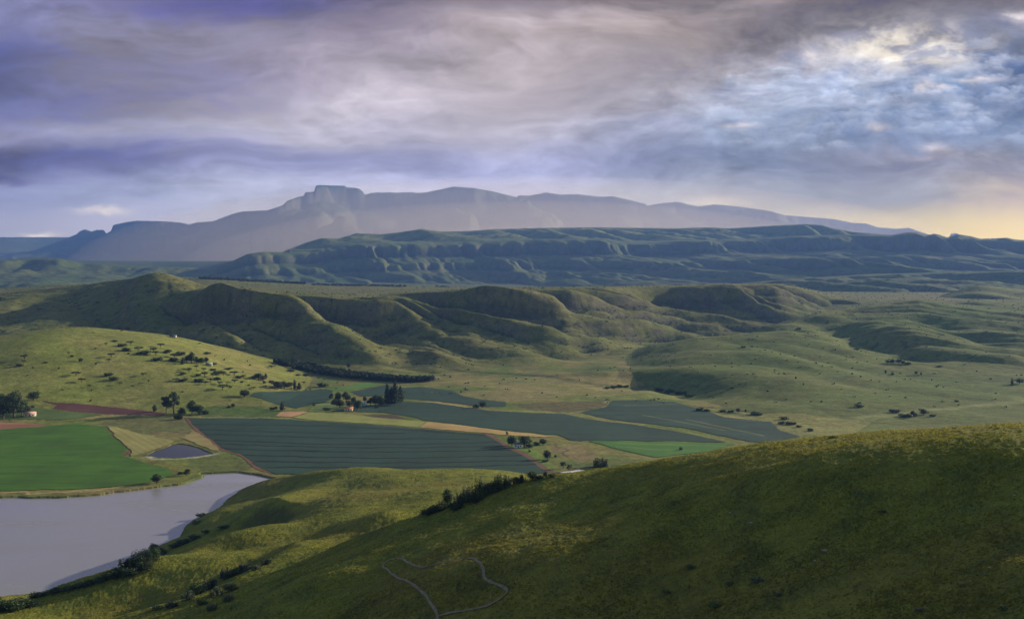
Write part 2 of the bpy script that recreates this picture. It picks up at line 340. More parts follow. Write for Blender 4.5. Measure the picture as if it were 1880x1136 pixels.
# ------------------------------------------------------------------ water outlines and ground lowering
def flat_pt(p, z=1.0):
    a, s = ray(*p); R = (z - CAMH) / s; return float(R * np.sin(a)), float(R * np.cos(a))
LAKE = [(-700, 915), (0, 915), (60, 915), (110, 914), (180, 909), (240, 901), (290, 895), (335, 889), (360, 882), (371, 875), (370, 869), (400, 868), (440, 868), (480, 872), (505, 879)]
LAKE_XY = [flat_pt(p, 0) for p in LAKE] + [(-110, 640), (-100, 430), (-900, 430)]
POND = [(267, 837), (285, 828), (302, 823), (315, 817), (329, 815), (345, 817), (360, 821), (375, 828), (391, 833), (370, 836), (349, 839), (315, 841), (290, 840)]
POND_XY = [flat_pt(p, 0.6) for p in POND]
jx = 3 * fbm(X / 25, Y / 25, 3, 91); jy = 5 * fbm(X / 25, Y / 25, 3, 93)
k = RR < 1300; kk = k.sum()
m = inpoly(X[:kk] + jx[:kk], Y[:kk] + jy[:kk], LAKE_XY); Z[:kk][m] = -4
m2 = inpoly(X[:kk] + .3 * jx[:kk], Y[:kk] + .3 * jy[:kk], POND_XY); Z[:kk][m2] = -2

# ------------------------------------------------------------------ near hill: thin-plate surface through surveyed points
NP = []
for px, py, R in [
    (0, 1136, 400), (200, 1136, 350), (400, 1136, 300), (600, 1136, 252), (800, 1136, 220), (1100, 1136, 200), (1500, 1136, 174), (1880, 1136, 160),
    (1880, 950, 202), (1700, 950, 207), (1500, 950, 215), (1300, 950, 230), (1100, 950, 262), (1880, 850, 225), (1650, 860, 228), (1400, 880, 240), (1200, 900, 275),
    (1880, 778, 265), (1790, 782, 265), (1700, 788, 266), (1550, 803, 270), (1400, 822, 285), (1250, 838, 312), (1150, 853, 342), (1060, 871, 370), (1000, 884, 380), (900, 914, 372), (780, 950, 360), (700, 972, 352), (620, 1000, 345),
    (1000, 1040, 222), (900, 1000, 262), (800, 1050, 245), (700, 1040, 280), (600, 1060, 285), (500, 1080, 305),
    # middle spur
    (500, 881, 792), (530, 873, 765), (560, 868, 745), (600, 864, 720), (640, 862, 705), (760, 862, 695), (830, 863, 690), (900, 867, 680), (1000, 876, 660),
    (780, 925, 460), (780, 900, 535), (780, 880, 610), (700, 900, 590), (680, 930, 500), (640, 955, 450), (880, 895, 545), (620, 890, 640), (600, 925, 540), (640, 878, 665),
    # shaded west face and shore
    (440, 906, 742), (370, 951, 668), (290, 1001, 602), (210, 1051, 548), (60, 1087, 515), (0, 1096, 506), (-150, 1110, 490),
    (480, 915, 702), (450, 940, 645), (400, 965, 615), (530, 895, 715), (350, 990, 585), (565, 900, 622), (545, 932, 562), (480, 955, 570),
    # second spur
    (590, 915, 585), (545, 945, 545), (503, 968, 520), (445, 983, 505), (385, 998, 490), (340, 1018, 472), (295, 1038, 456), (215, 1062, 446), (134, 1082, 438), (0, 1113, 425), (-200, 1140, 410),
    (500, 1003, 430), (400, 1032, 412), (300, 1075, 402), (150, 1112, 402), (430, 1008, 450), (560, 960, 478),
    # third spur
    (630, 968, 432), (560, 997, 398), (500, 1020, 378), (430, 1062, 350), (330, 1105, 335)]:
    NP.append(pt(px, py, R))
for px, R, z in [
    (470, 560, 15), (390, 535, 12), (300, 500, 10), (140, 480, 5), (20, 465, 3),          # gully behind second spur
    (860, 400, 56), (780, 405, 55), (700, 405, 54), (940, 430, 52),                        # gully behind near crest
    (1880, 340, 96), (1550, 360, 88), (1250, 420, 62), (1060, 480, 50), (1880, 450, 55), (1500, 480, 45), (1200, 530, 32), (1880, 620, -5), (1500, 640, -5), (1200, 680, -8),
    (1000, 760, -12), (800, 800, -12), (640, 815, -14), (520, 850, -18), (1400, 820, -25), (1880, 820, -25), (2300, 820, -25), (900, 950, -35), (300, 950, -40),
    (1200, 900, -35), (440, 850, -20), (330, 760, -18), (200, 640, -20), (0, 600, -22), (0, 545, -6), (60, 560, -6), (-200, 530, -8), (140, 570, -5), (210, 600, -6), (-300, 640, -25), (-300, 900, -40), (0, 800, -35),
    (940, 60, 88), (200, 60, 88), (1700, 60, 88), (940, 4, 90), (940, 130, 83), (1500, 115, 86), (1880, 110, 88), (300, 130, 84), (0, 220, 70), (2300, 140, 112), (2300, 200, 118), (2300, 260, 122), (-300, 330, 48)]:
    a, _ = ray(px, 500); NP.append((R * math.sin(a), R * math.cos(a), z))
NP = np.array(NP, float)
def tps_fit(P, lam=0.0):
    c = P[:, :2] / 300; d = np.hypot(c[:, None, 0] - c[None, :, 0], c[:, None, 1] - c[None, :, 1])
    K = np.where(d > 0, d * d * np.log(d + 1e-12), 0) + lam * np.eye(len(P))
    Q = np.hstack([np.ones((len(P), 1)), c]); n = len(P)
    Mx = np.zeros((n + 3, n + 3)); Mx[:n, :n] = K; Mx[:n, n:] = Q; Mx[n:, :n] = Q.T
    return c, np.linalg.solve(Mx, np.concatenate([P[:, 2], np.zeros(3)]))
TC, TW = tps_fit(NP, 0.00002)
def tps(x, y):
    x = x / f32(300); y = y / f32(300); z = TW[-3] + TW[-2] * x + TW[-1] * y
    for (cx, cy), w in zip(TC, TW[:-3]):
        d2 = (x - f32(cx)) ** 2 + (y - f32(cy)) ** 2 + f32(1e-9)
        z = z + f32(w * 0.5) * d2 * np.log(d2)
    return z
NAZ = cols(1200, 40)
NRR = rows((3, 110, 60), (110, 420, 560), (420, 880, 300))
NA2, NR2 = np.meshgrid(NAZ, NRR)
NX = (NR2 * np.sin(NA2)).astype(f32); NY = (NR2 * np.cos(NA2)).astype(f32)
NZ = tps(NX, NY).astype(f32)
CARV = 0
def near_hit0(px, py):
    a, s_ = ray(px, py); c = int(np.clip(round(float(np.interp(a, NAZ, np.arange(len(NAZ))))), 0, len(NAZ) - 1))
    k = np.nonzero(NZ[:, c] >= CAMH + NRR * s_)[0]; k = k[k > 0]
    return (float(NX[k[0], c]), float(NY[k[0], c])) if len(k) else None
for poly, amp, w in [
    ([(618, 892), (590, 905), (560, 922), (520, 942), (470, 958)], -6, 20), ([(560, 870), (540, 885), (500, 895)], 2.5, 14),
    ([(640, 938), (590, 953), (545, 962), (503, 969), (445, 985), (385, 999), (340, 1019), (295, 1039), (215, 1064), (134, 1084)], 4.0, 15),
    ([(600, 985), (560, 985), (520, 998), (470, 1015), (420, 1040), (350, 1080), (280, 1100)], -5, 18),
    ([(700, 955), (640, 966), (590, 985), (540, 1003), (500, 1022), (440, 1056)], 3.5, 12),
    ([(1000, 885), (900, 916), (780, 953), (700, 974), (640, 993)], 2.0, 10)]:
    P = [near_hit0(*p) for p in poly]; P = np.array([p for p in P if p])
    NP[:, 2] -= amp * np.exp(-(dpoly(NP[:, 0], NP[:, 1], P) / w) ** 2)
    CARV = CARV + (amp * np.exp(-(dpoly(NX, NY, P) / w) ** 2)).astype(f32)
TC, TW = tps_fit(NP, 0.00002); NZ = tps(NX, NY).astype(f32) + CARV
NZ += 0.9 * fbm(NX / 38, NY / 38, 3, 101) * sst(900, 700, NR2)
tuss = fbm(NX / 5.5, NY / 5.5, 4, 111, 0.6)
NZ += 0.30 * tuss + 0.13 * fbm(NX / 1.1, NY / 1.1, 2, 117)
def ncol(a): return int(np.clip(round(float(np.interp(a, NAZ, np.arange(len(NAZ))))), 0, len(NAZ) - 1))
def near_hit(px, py):
    a, s = ray(px, py); c = ncol(a); los = CAMH + NRR * s
    k = np.nonzero((NZ[:, c] >= los) & (NZ[:, c] > -3))[0]
    if len(k) == 0: return None
    k = k[0]
    if k == 0: return None
    d0 = los[k - 1] - NZ[k - 1, c]; d1 = los[k] - NZ[k, c]
    R = float(NRR[k - 1] + (NRR[k] - NRR[k - 1]) * d0 / (d0 - d1 + 1e-9))
    return R * math.sin(a), R * math.cos(a), CAMH + R * float(s)
def hit(px, py):
    """where the sight line of that pixel meets the ground: a real point of the place"""
    h = near_hit(px, py)
    if h: return h
    return hit_far(px, py)
def ground_z(x, y):
    R = math.hypot(x, y); a = math.atan2(x, y); z = -99
    if R < 870:
        c = np.interp(a, NAZ, np.arange(len(NAZ))); r = np.interp(R, NRR, np.arange(len(NRR)))
        c0 = int(min(c, len(NAZ) - 2)); r0 = int(min(r, len(NRR) - 2)); u = c - c0; v = r - r0
        z = (NZ[r0, c0] * (1 - u) + NZ[r0, c0 + 1] * u) * (1 - v) + (NZ[r0 + 1, c0] * (1 - u) + NZ[r0 + 1, c0 + 1] * u) * v
    if R > 450:
        c = np.interp(a, AZ, np.arange(len(AZ))); r = np.interp(R, RR, np.arange(len(RR)))
        c0 = int(min(c, len(AZ) - 2)); r0 = int(min(r, len(RR) - 2)); u = c - c0; v = r - r0
        z = max(z, (Z[r0, c0] * (1 - u) + Z[r0, c0 + 1] * u) * (1 - v) + (Z[r0 + 1, c0] * (1 - u) + Z[r0 + 1, c0 + 1] * u) * v)
    return float(z)

# ------------------------------------------------------------------ ground colours
def slope_of(Zg, Xg, Yg):
    gr = np.gradient(Zg, axis=0) / (np.gradient(np.hypot(Xg, Yg), axis=0) + 1e-6)
    dc = np.hypot(np.gradient(Xg, axis=1), np.gradient(Yg, axis=1)) + 1e-6
    gc = np.gradient(Zg, axis=1) / dc
    return np.hypot(gr, gc)
SL = slope_of(Z, X, Y)
def blur(a, n):
    for _ in range(n):
        a = (a + np.roll(a, 1, 0) + np.roll(a, -1, 0) + np.roll(a, 1, 1) + np.roll(a, -1, 1)) / 5
    return a
C = np.zeros(X.shape + (3,), f32)
G_OLIVE = np.array([0.098, 0.117, 0.027], f32); G_YEL = np.array([0.180, 0.205, 0.038], f32)
G_TAN = np.array([0.20, 0.160, 0.060], f32); G_GREEN = np.array([0.060, 0.105, 0.024], f32)
BUSH = np.array([0.030, 0.045, 0.018], f32); ROCK = np.array([0.105, 0.090, 0.075], f32)
n1 = fbm(X / 260, Y / 260, 4, 201); n2 = fbm(X / 70, Y / 70, 4, 211); n3 = fbm(X / 900, Y / 900, 3, 221)
C[:] = G_OLIVE
C = lerp(C, G_TAN, np.clip(0.45 + 0.9 * n1, 0, 1) * 0.55)
C = lerp(C, G_GREEN, np.clip(0.2 + 1.2 * n2, 0, 1) * 0.35)
m = CLS == 1
C = np.where(m[..., None], lerp(lerp(np.broadcast_to(G_YEL, C.shape), G_TAN, np.clip(.30 + n2 + 0.5 * sst(-400, 0, X) * sst(1300, 1650, R2), 0, .9)), G_OLIVE, np.clip(.15 - n1 * 1.2, 0, .6)), C)
m = CLS == 2
C = np.where(m[..., None], lerp(C, [0.13, 0.11, 0.050], 0.15) * .95, C)
C = np.where((CLS == 3)[..., None], C * np.array([.88, 1.0, .80], f32), C)
m = CLS >= 4
C = np.where(m[..., None], lerp(lerp(np.broadcast_to(G_OLIVE, C.shape), G_GREEN, np.clip(.5 + n3, 0, 1)), G_TAN, np.clip(.05 + .5 * n1, 0, .4)) * np.where(CLS >= 4, .92, 1.)[..., None], C)
C = np.where((CLS == 7)[..., None], lerp(C, [0.155, 0.175, 0.045], .75), C)
C = np.where((CLS == 6)[..., None], C * .7, C)
for st_ in (2, 4, 8, 12):
    C = (C * 2 + np.roll(C, st_, 0) + np.roll(C, -st_, 0) + np.roll(C, st_, 1) + np.roll(C, -st_, 1)) / 6
C *= (1 + .16 * n2 + .10 * fbm(X / 24, Y / 24, 3, 251))[..., None]
# concave gullies carry dark bush
lowp = blur(Z, 10); conc = (lowp - Z) / (R2 * 0.0006 + .3)
gb = np.clip(conc * 1.2 - .35 + 1.1 * n2, 0, 1) * (CLS >= 2) * sst(.08, .25, SL)
C = lerp(C, BUSH, gb * 0.8)
sc = fbm(X / 16, Y / 16, 3, 231)
C = lerp(C, BUSH, np.clip((sc - 0.42 + .35 * n1) * 5, 0, 1) * np.where(CLS >= 2, sst(0.10, .28, SL), 0) * 0.8 * (R2 < 5200))
# bare rock on the steepest ground
rk = np.where(CLS >= 4, sst(0.75, 1.1, SL), np.where(CLS >= 2, sst(0.62, 0.95, SL) * .7, 0)) * np.clip(.6 + 1.4 * n2, 0, 1)
C = lerp(C, ROCK, rk * .9)
# valley floor
m = CLS == 0
vf = lerp(lerp(np.broadcast_to(G_OLIVE * 1.25, C.shape), G_TAN, np.clip(.45 + 1.3 * fbm(X / 60, Y / 150, 3, 241), 0, .85)), G_GREEN, np.clip(.1 + 1.4 * n2, 0, .7))
vf = lerp(vf, G_YEL, np.clip(sst(820, 900, R2) - sst(1250, 1500, R2), 0, 1) * .25)
C = np.where(m[..., None], vf, C)
# patches of marsh and scrub traced on the valley floor
def paint(poly, colr, amt=1.0, soft=6, closed=True):
    P = [hit_far(*p) for p in poly]; P = np.array([(p[0], p[1]) for p in P if p])
    if len(P) < 2: return
    Rm = np.hypot(P[:, 0], P[:, 1]); az = np.arctan2(P[:, 0], P[:, 1])
    r0, r1 = np.searchsorted(RR, [Rm.min() - 60, Rm.max() + 60]); c0, c1 = np.searchsorted(AZ, [az.min() - .04, az.max() + .04])
    x = X[r0:r1, c0:c1] + 6 * sc[r0:r1, c0:c1]; y = Y[r0:r1, c0:c1] + 10 * sc[r0:r1, c0:c1]
    if closed: mk = inpoly(x, y, P).astype(f32)
    else: mk = np.exp(-(dpoly(x, y, P) / soft) ** 2)
    C[r0:r1, c0:c1] = lerp(C[r0:r1, c0:c1], colr, mk * amt)
MARSH = [0.07, 0.10, 0.03]; TANS = [0.36, 0.25, 0.10]; EARTH = [0.13, 0.070, 0.045]
for poly, c, a in [
    ([(940, 742), (1010, 737), (1100, 737), (1118, 741), (1100, 750), (1060, 757), (980, 754)], [0.10, 0.085, 0.04], .8),
    ([(190, 773), (300, 757), (345, 768), (365, 790), (330, 803), (250, 795), (200, 782)], [0.11, 0.105, 0.045], .6),
    ([(340, 842), (400, 832), (450, 840), (470, 862), (380, 868), (350, 858)], [0.09, 0.11, 0.03], .8),
    ([(240, 842), (300, 843), (340, 850), (365, 862), (350, 880), (320, 885), (325, 868), (280, 852)], [0.15, 0.16, 0.035], .9),
    ([(400, 745), (480, 745), (560, 760), (500, 766), (360, 764), (330, 752)], [0.055, 0.10, 0.022], .8),
    ([(1360, 765), (1420, 770), (1490, 785), (1500, 795), (1440, 800), (1400, 785)], [0.05, 0.095, 0.03], .8),
    ([(930, 815), (975, 820), (1010, 845), (1030, 862), (1012, 862), (960, 832)], [0.12, 0.19, 0.03], .7),
    ([(1000, 820), (1060, 815), (1110, 845), (1060, 850)], [0.20, 0.14, 0.075], .6),
    ([(820, 725), (900, 715), (1000, 708), (1060, 725), (940, 738)], [0.24, 0.19, 0.09], .5),
    ([(1240, 770), (1330, 755), (1480, 760), (1600, 775), (1560, 800), (1430, 800)], [0.27, 0.24, 0.08], .55),
    ([(800, 700), (1000, 690), (1180, 700), (1210, 722), (1100, 730), (900, 712)], [0.25, 0.21, 0.08], .5)]:
    paint(poly, c, a)
for line, c, a, s in [
    ([(690, 667), (760, 673), (850, 681), (950, 687), (1010, 691)], BUSH, .8, 9), ([(1010, 690), (1050, 700), (1100, 707), (1180, 712)], BUSH, .6, 12),
    ([(1180, 750), (1260, 748), (1300, 754), (1400, 766)], MARSH, .9, 7), ([(1280, 745), (1340, 752), (1400, 758)], BUSH, .6, 5),
    ([(1450, 665), (1600, 677), (1700, 690), (1860, 702)], BUSH, .5, 5), ([(1400, 715), (1500, 700), (1620, 690)], BUSH, .35, 7), ([(1430, 745), (1560, 755), (1680, 765)], BUSH, .35, 8),
    ([(1300, 720), (1400, 700), (1560, 690)], BUSH, .25, 8), ([(1560, 770), (1700, 752), (1880, 735)], [.26, .26, .10], .5, 9),
    ([(-200, 906), (0, 904), (110, 903), (205, 896)], [0.38, 0.29, 0.13], .9, 2.2), ([(226, 836), (237, 827), (228, 817), (209, 800), (190, 782)], EARTH, .9, 2.4),
    ([(240, 842), (271, 850), (306, 859), (322, 868)], EARTH, .7, 2.5), ([(0, 771), (140, 768), (200, 763), (320, 763), (400, 765), (540, 768), (640, 775)], [0.26, 0.24, 0.09], .7, 4),
    ([(250, 797), (300, 803), (345, 798), (372, 790)], [.26, .19, .09], .8, 2.5), ([(262, 793), (330, 795), (370, 785)], [.22, .15, .08], .7, 2),
    ([(267, 838), (290, 841), (315, 842), (349, 841), (370, 838), (391, 834)], [.42, .38, .32], .8, 2.2), ([(267, 837), (302, 822), (329, 814), (360, 820), (391, 833)], [.06, .07, .03], .8, 3), ([(1015, 815), (1035, 826), (1047, 838)], [.06, .05, .03], .8, 1.6), ([(400, 742), (470, 741), (540, 752)], [.16, .08, .05], .5, 3),
    ([(1040, 757), (1110, 752), (1122, 742), (1112, 735)], [.30, .24, .12], .7, 4), ([(865, 747), (900, 753), (1040, 757), (1160, 778), (1260, 797), (1320, 808)], [.23, .22, .08], .75, 5),
    ([(1015, 762), (1200, 783), (1330, 812)], [.18, .19, .06], .3, 8),
    ([(795, 737), (830, 743), (870, 750)], [.34, .26, .12], .8, 3), ([(20, 538), (60, 534), (120, 530)], BUSH, .7, 10)]:
    paint(line, c, a, s, False)

LAND = land_mat('grassland', [0.015, 0.07, 0.30], [0.14, 0.34, 0.40], 1.6, 0.6, bump_scale=0.12)
FARL = land_mat('mountain_grass_and_rock', [0.004, 0.02], [0.18, 0.22], 8, 0.35, bump_scale=0.01)
NEARG = land_mat('near_grass', [0.05, 0.55, 2.2], [0.18, 0.30, 0.35], 0.4, 0.9, bump_scale=1.3)
SKYM = bpy.data.materials.new('cloudy_sky'); SKYM.use_nodes = True
WATER, wt, wb = new_mat('lake_water', 0.10, 0.5)
# ------------------------------------------------------------------ split the terrain into its named pieces
cell = lambda m: m[:-1, :-1]
rcell = np.broadcast_to(RR[:-1, None], (len(RR) - 1, len(AZ) - 1))
c1 = np.searchsorted(RR, 5000)
mk = rcell < RR[c1]
g = sub_mesh('ground', X, Y, Z, mk & (rcell < 5e5), LAND, C); tag(g, kind='structure')
c2 = np.searchsorted(RR, 11500)
g = sub_mesh('escarpment', X, Y, Z, (~mk) & (rcell < RR[c2]), FARL, C); tag(g, kind='structure')
g = sub_mesh('mountains', X, Y, Z, rcell >= RR[c2], FARL, C); tag(g, kind='structure')

# near hill
NC = np.zeros(NX.shape + (3,), f32); NC[:] = [0.145, 0.144, 0.019]
q1 = fbm(NX / 45, NY / 45, 4, 301); q2 = fbm(NX / 9, NY / 9, 4, 311); q3 = fbm(NX / 130, NY / 130, 2, 321)
NC = lerp(NC, [0.150, 0.160, 0.022], np.clip(.25 + 1.3 * q1, 0, 1) * .7)
NC = lerp(NC, [0.055, 0.085, 0.018], np.clip(.25 + 1.6 * q2, 0, 1) * .45)
NC = lerp(NC, [0.15, 0.10, 0.03], np.clip(q3 * 1.8 - .25, 0, .7) * .4)
NC = lerp(NC, [0.26, 0.21, 0.045], sst(235, 262, NR2) * sst(330, 290, NR2) * sst(.12, .25, NA2) * .35)  # golden rim of sun through the crest grass, painted into the colour
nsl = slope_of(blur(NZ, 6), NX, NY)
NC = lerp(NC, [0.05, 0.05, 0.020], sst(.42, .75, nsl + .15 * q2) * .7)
keep = (np.maximum.reduce([NZ[:-1, :-1], NZ[1:, :-1], NZ[:-1, 1:], NZ[1:, 1:]]) > -2.5)
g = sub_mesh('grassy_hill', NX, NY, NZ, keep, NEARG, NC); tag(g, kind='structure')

# ------------------------------------------------------------------ water
def poly_obj(name, P, z, mat):
    from mathutils.geometry import tessellate_polygon
    from mathutils import Vector
    tris = tessellate_polygon([[Vector((x, y, 0)) for x, y in P]])
    return mesh_obj(name, [(x, y, z) for x, y in P], np.array(tris), mat, smooth=False)
wb.inputs['Base Color'].default_value = (0.26, 0.25, 0.24, 1); wb.inputs['IOR'].default_value = 1.6
n = N(wt, 'ShaderNodeTexNoise'); n.inputs['Scale'].default_value = 0.5; n.inputs['Detail'].default_value = 4
gm = N(wt, 'ShaderNodeNewGeometry'); mp = N(wt, 'ShaderNodeMapping'); mp.inputs['Scale'].default_value = (0.5, 1.4, 1)
wt.links.new(gm.outputs['Position'], mp.inputs[0]); wt.links.new(mp.outputs[0], n.inputs['Vector'])
bp = N(wt, 'ShaderNodeBump'); bp.inputs['Distance'].default_value = 0.12; bp.inputs['Strength'].default_value = 0.35
wt.links.new(n.outputs[0], bp.inputs['Height']); wt.links.new(bp.outputs[0], wb.inputs['Normal'])
lr = N(wt, 'ShaderNodeTexNoise'); lr.inputs['Scale'].default_value = 0.012; lr.inputs['Detail'].default_value = 5
mp3 = N(wt, 'ShaderNodeMapping'); mp3.inputs['Scale'].default_value = (0.5, 2.2, 1); wt.links.new(gm.outputs['Position'], mp3.inputs[0]); wt.links.new(mp3.outputs[0], lr.inputs['Vector'])
lm = N(wt, 'ShaderNodeMapRange'); lm.inputs['From Min'].default_value = .35; lm.inputs['From Max'].default_value = .65
lm.inputs['To Min'].default_value = .04; lm.inputs['To Max'].default_value = .30; wt.links.new(lr.outputs[0], lm.inputs['Value']); wt.links.new(lm.outputs[0], wb.inputs['Roughness'])
PONDW = WATER.copy(); PONDW.name = 'pond_water'; PONDW.node_tree.nodes['Principled BSDF'].inputs['Base Color'].default_value = (.02, .024, .02, 1)
for l in list(PONDW.node_tree.links):
    if l.to_socket.name in ('Normal', 'Roughness') and l.to_node.type == 'BSDF_PRINCIPLED': PONDW.node_tree.links.remove(l)
PONDW.node_tree.nodes['Principled BSDF'].inputs['Roughness'].default_value = .03
PONDW.node_tree.nodes['Principled BSDF'].inputs['IOR'].default_value = 1.10
tag(poly_obj('lake', [(-1100, 380), (60, 380), (60, 860), (-1100, 860)], 0.0, WATER), kind='structure')
tag(poly_obj('pond', [(p[0], p[1]) for p in [(min(a for a, b in POND_XY) - 4, min(b for a, b in POND_XY) - 4), (max(a for a, b in POND_XY) + 4, min(b for a, b in POND_XY) - 4), (max(a for a, b in POND_XY) + 4, max(b for a, b in POND_XY) + 4), (min(a for a, b in POND_XY) - 4, max(b for a, b in POND_XY) + 4)]], 0.6, PONDW), kind='structure')

# ------------------------------------------------------------------ fields
def field_mat(name, color, row_scale, row_amt, ang, var=0.12):
    m, t, b = new_mat(name, 0.8, 0.15)
    geo = N(t, 'ShaderNodeNewGeometry'); mp = N(t, 'ShaderNodeMapping'); mp.inputs['Rotation'].default_value = (0, 0, rad(ang))
    t.links.new(geo.outputs['Position'], mp.inputs[0])
    a = N(t, 'ShaderNodeAttribute', attribute_name='Col')
    wv = N(t, 'ShaderNodeTexWave'); wv.inputs['Scale'].default_value = row_scale; wv.inputs['Distortion'].default_value = 2.5
    wv.inputs['Detail'].default_value = 2; wv.inputs['Detail Scale'].default_value = .3; wv.bands_direction = 'Y'
    t.links.new(mp.outputs[0], wv.inputs[0])
    nz_ = N(t, 'ShaderNodeTexNoise'); nz_.inputs['Scale'].default_value = 0.03; nz_.inputs['Detail'].default_value = 6
    mp2 = N(t, 'ShaderNodeMapping'); mp2.inputs['Scale'].default_value = (0.5, 2.2, 1); t.links.new(mp.outputs[0], mp2.inputs[0])
    t.links.new(mp2.outputs[0], nz_.inputs['Vector'])
    r1_ = N(t, 'ShaderNodeMapRange'); r1_.inputs['To Min'].default_value = 1 - row_amt; r1_.inputs['To Max'].default_value = 1 + row_amt
    t.links.new(wv.outputs['Fac'], r1_.inputs['Value'])
    r2_ = N(t, 'ShaderNodeMapRange'); r2_.inputs['From Min'].default_value = .3; r2_.inputs['From Max'].default_value = .7
    r2_.inputs['To Min'].default_value = 1 - var; r2_.inputs['To Max'].default_value = 1 + var
    t.links.new(nz_.outputs['Fac'], r2_.inputs['Value'])
    mu = N(t, 'ShaderNodeMath', operation='MULTIPLY'); t.links.new(r1_.outputs[0], mu.inputs[0]); t.links.new(r2_.outputs[0], mu.inputs[1])
    sc_ = N(t, 'ShaderNodeVectorMath', operation='SCALE'); t.links.new(a.outputs['Color'], sc_.inputs[0]); t.links.new(mu.outputs[0], sc_.inputs['Scale'])
    t.links.new(sc_.outputs[0], b.inputs['Base Color'])
    n = N(t, 'ShaderNodeTexNoise'); n.inputs['Scale'].default_value = 0.8; t.links.new(geo.outputs['Position'], n.inputs['Vector'])
    bp = N(t, 'ShaderNodeBump'); bp.inputs['Distance'].default_value = 0.5; bp.inputs['Strength'].default_value = 0.5
    t.links.new(n.outputs['Fac'], bp.inputs['Height']); t.links.new(bp.outputs[0], b.inputs['Normal'])
    return m
TEAL = (0.025, 0.056, 0.036); BRIGHT = (0.052, 0.122, 0.010)
def world_poly(poly): 
    P = [hit_far(*p) for p in poly]; return np.array([(p[0], p[1]) for p in P if p])
def field(name, poly, color, lines=(), lw=1.6, lcol=(0.02, 0.03, 0.02), lift=0.35, rs=0.10, ra=0.10, ang=0, var=.12):
    P = world_poly(poly); Rm = np.hypot(P[:, 0], P[:, 1]); az = np.arctan2(P[:, 0], P[:, 1])
    r0, r1 = np.searchsorted(RR, [Rm.min() - 5, Rm.max() + 5]); c0, c1 = np.searchsorted(AZ, [az.min() - .003, az.max() + .003])
    x = X[r0:r1, c0:c1]; y = Y[r0:r1, c0:c1]; z = Z[r0:r1, c0:c1]
    jx_ = jx[r0:r1, c0:c1] * .5; jy_ = jy[r0:r1, c0:c1] * .7
    mk = inpoly(x + jx_, y + jy_, P); fm = mk[:-1, :-1] & mk[1:, :-1] & mk[:-1, 1:] & mk[1:, 1:]
    cc = np.empty(x.shape + (3,), f32); cc[:] = color
    cc *= (1 + .22 * fbm(x / 40, y / 90, 4, 400) + .10 * fbm(x / 9, y / 20, 3, 410))[..., None]
    for ln in lines:
        d = dpoly(x + jx_, y + jy_, world_poly(ln)); cc = lerp(cc, lcol, np.clip(1.5 - d / lw, 0, 1))
    o = sub_mesh(name, x, y, z, fm, field_mat(name + '_crop', color, rs, ra, ang, var), cc, lift)
    return tag(o, kind='structure')
def curve_pts(x0, y0, x1, y1, bend, n=9):
    return [(x0 + (x1 - x0) * i / n, y0 + (y1 - y0) * i / n + bend * math.sin(math.pi * i / n)) for i in range(n + 1)]
field('crop_field', [(-300, 790), (0, 788), (60, 785), (89, 782), (143, 778), (188, 782), (209, 801), (228, 817), (235, 825), (224, 836), (240, 841), (271, 851), (306, 860), (319, 867), (310, 876), (279, 885), (205, 895), (116, 899), (0, 902), (-300, 904)],
      BRIGHT, [curve_pts(-100, 809, 140, 792, 1), curve_pts(-60, 828, 165, 808, 2), curve_pts(-60, 841, 225, 829, 1), curve_pts(-60, 858, 262, 851, 1), curve_pts(-60, 870, 300, 864, 1.5), curve_pts(-60, 888, 250, 884, 1)], lcol=(.05, .06, .02), lw=1.1, var=.2)
field('crop_field', [(344, 767), (503, 768), (580, 773), (680, 779), (774, 787), (890, 797), (907, 806), (927, 820), (954, 832), (984, 852), (1000, 864), (1000, 869), (850, 872), (600, 872), (508, 870), (478, 860), (452, 839), (428, 830), (407, 823), (397, 813), (375, 797), (358, 782)],
      TEAL, [curve_pts(360, 780, 900, 800, -6), curve_pts(366, 789, 740, 796, 2), curve_pts(380, 797, 860, 806, 3), curve_pts(396, 808, 910, 812, 6), curve_pts(400, 815, 925, 819, 5), curve_pts(410, 824, 940, 826, 5), curve_pts(450, 836, 965, 836, 5), curve_pts(470, 847, 975, 845, 4), curve_pts(490, 858, 985, 853, 3)], lcol=(.006, .008, .006), lw=2.0)
field('crop_field', [(603, 755), (650, 747), (735, 737), (793, 739), (840, 746), (900, 754), (1037, 760), (1083, 770), (1161, 779), (1240, 791), (1300, 804), (1340, 813), (1240, 810), (1045, 809), (1025, 799), (929, 790), (851, 780), (781, 772), (754, 765), (696, 757)], TEAL,
      [curve_pts(690, 752, 1000, 762, 1), curve_pts(845, 748, 860, 757, 2), curve_pts(890, 755, 905, 762, 1)], lw=1.2, lcol=(.02, .04, .025))
field('crop_field', [(735, 712), (774, 710), (828, 716), (851, 728), (929, 738), (930, 747), (894, 747), (797, 736), (739, 732), (705, 727), (665, 728), (642, 719), (675, 713), (709, 706)], TEAL,
      [curve_pts(768, 714, 778, 723, -2), curve_pts(800, 716, 812, 727, -2), curve_pts(735, 734, 900, 746, 0)], lw=1.2, lcol=(.02, .04, .025))
field('crop_field', [(1064, 757), (1111, 747), (1124, 735), (1169, 734), (1240, 738), (1285, 751), (1332, 766), (1417, 775), (1432, 790), (1471, 801), (1420, 812), (1375, 811), (1316, 799), (1258, 786), (1200, 779), (1120, 770)], TEAL,
      [curve_pts(1150, 745, 1240, 742, 0), curve_pts(1180, 762, 1330, 790, 0), curve_pts(1260, 770, 1400, 800, 0)], lw=1.5, lcol=(.13, .13, .05), var=.25)
field('crop_field', [(1080, 809), (1240, 812), (1350, 815), (1300, 830), (1200, 840), (1122, 822)], (0.06, 0.15, 0.025), [curve_pts(1130, 813, 1330, 819, 1), curve_pts(1130, 820, 1280, 828, 1)], lcol=(.14, .22, .05), lw=1.2)
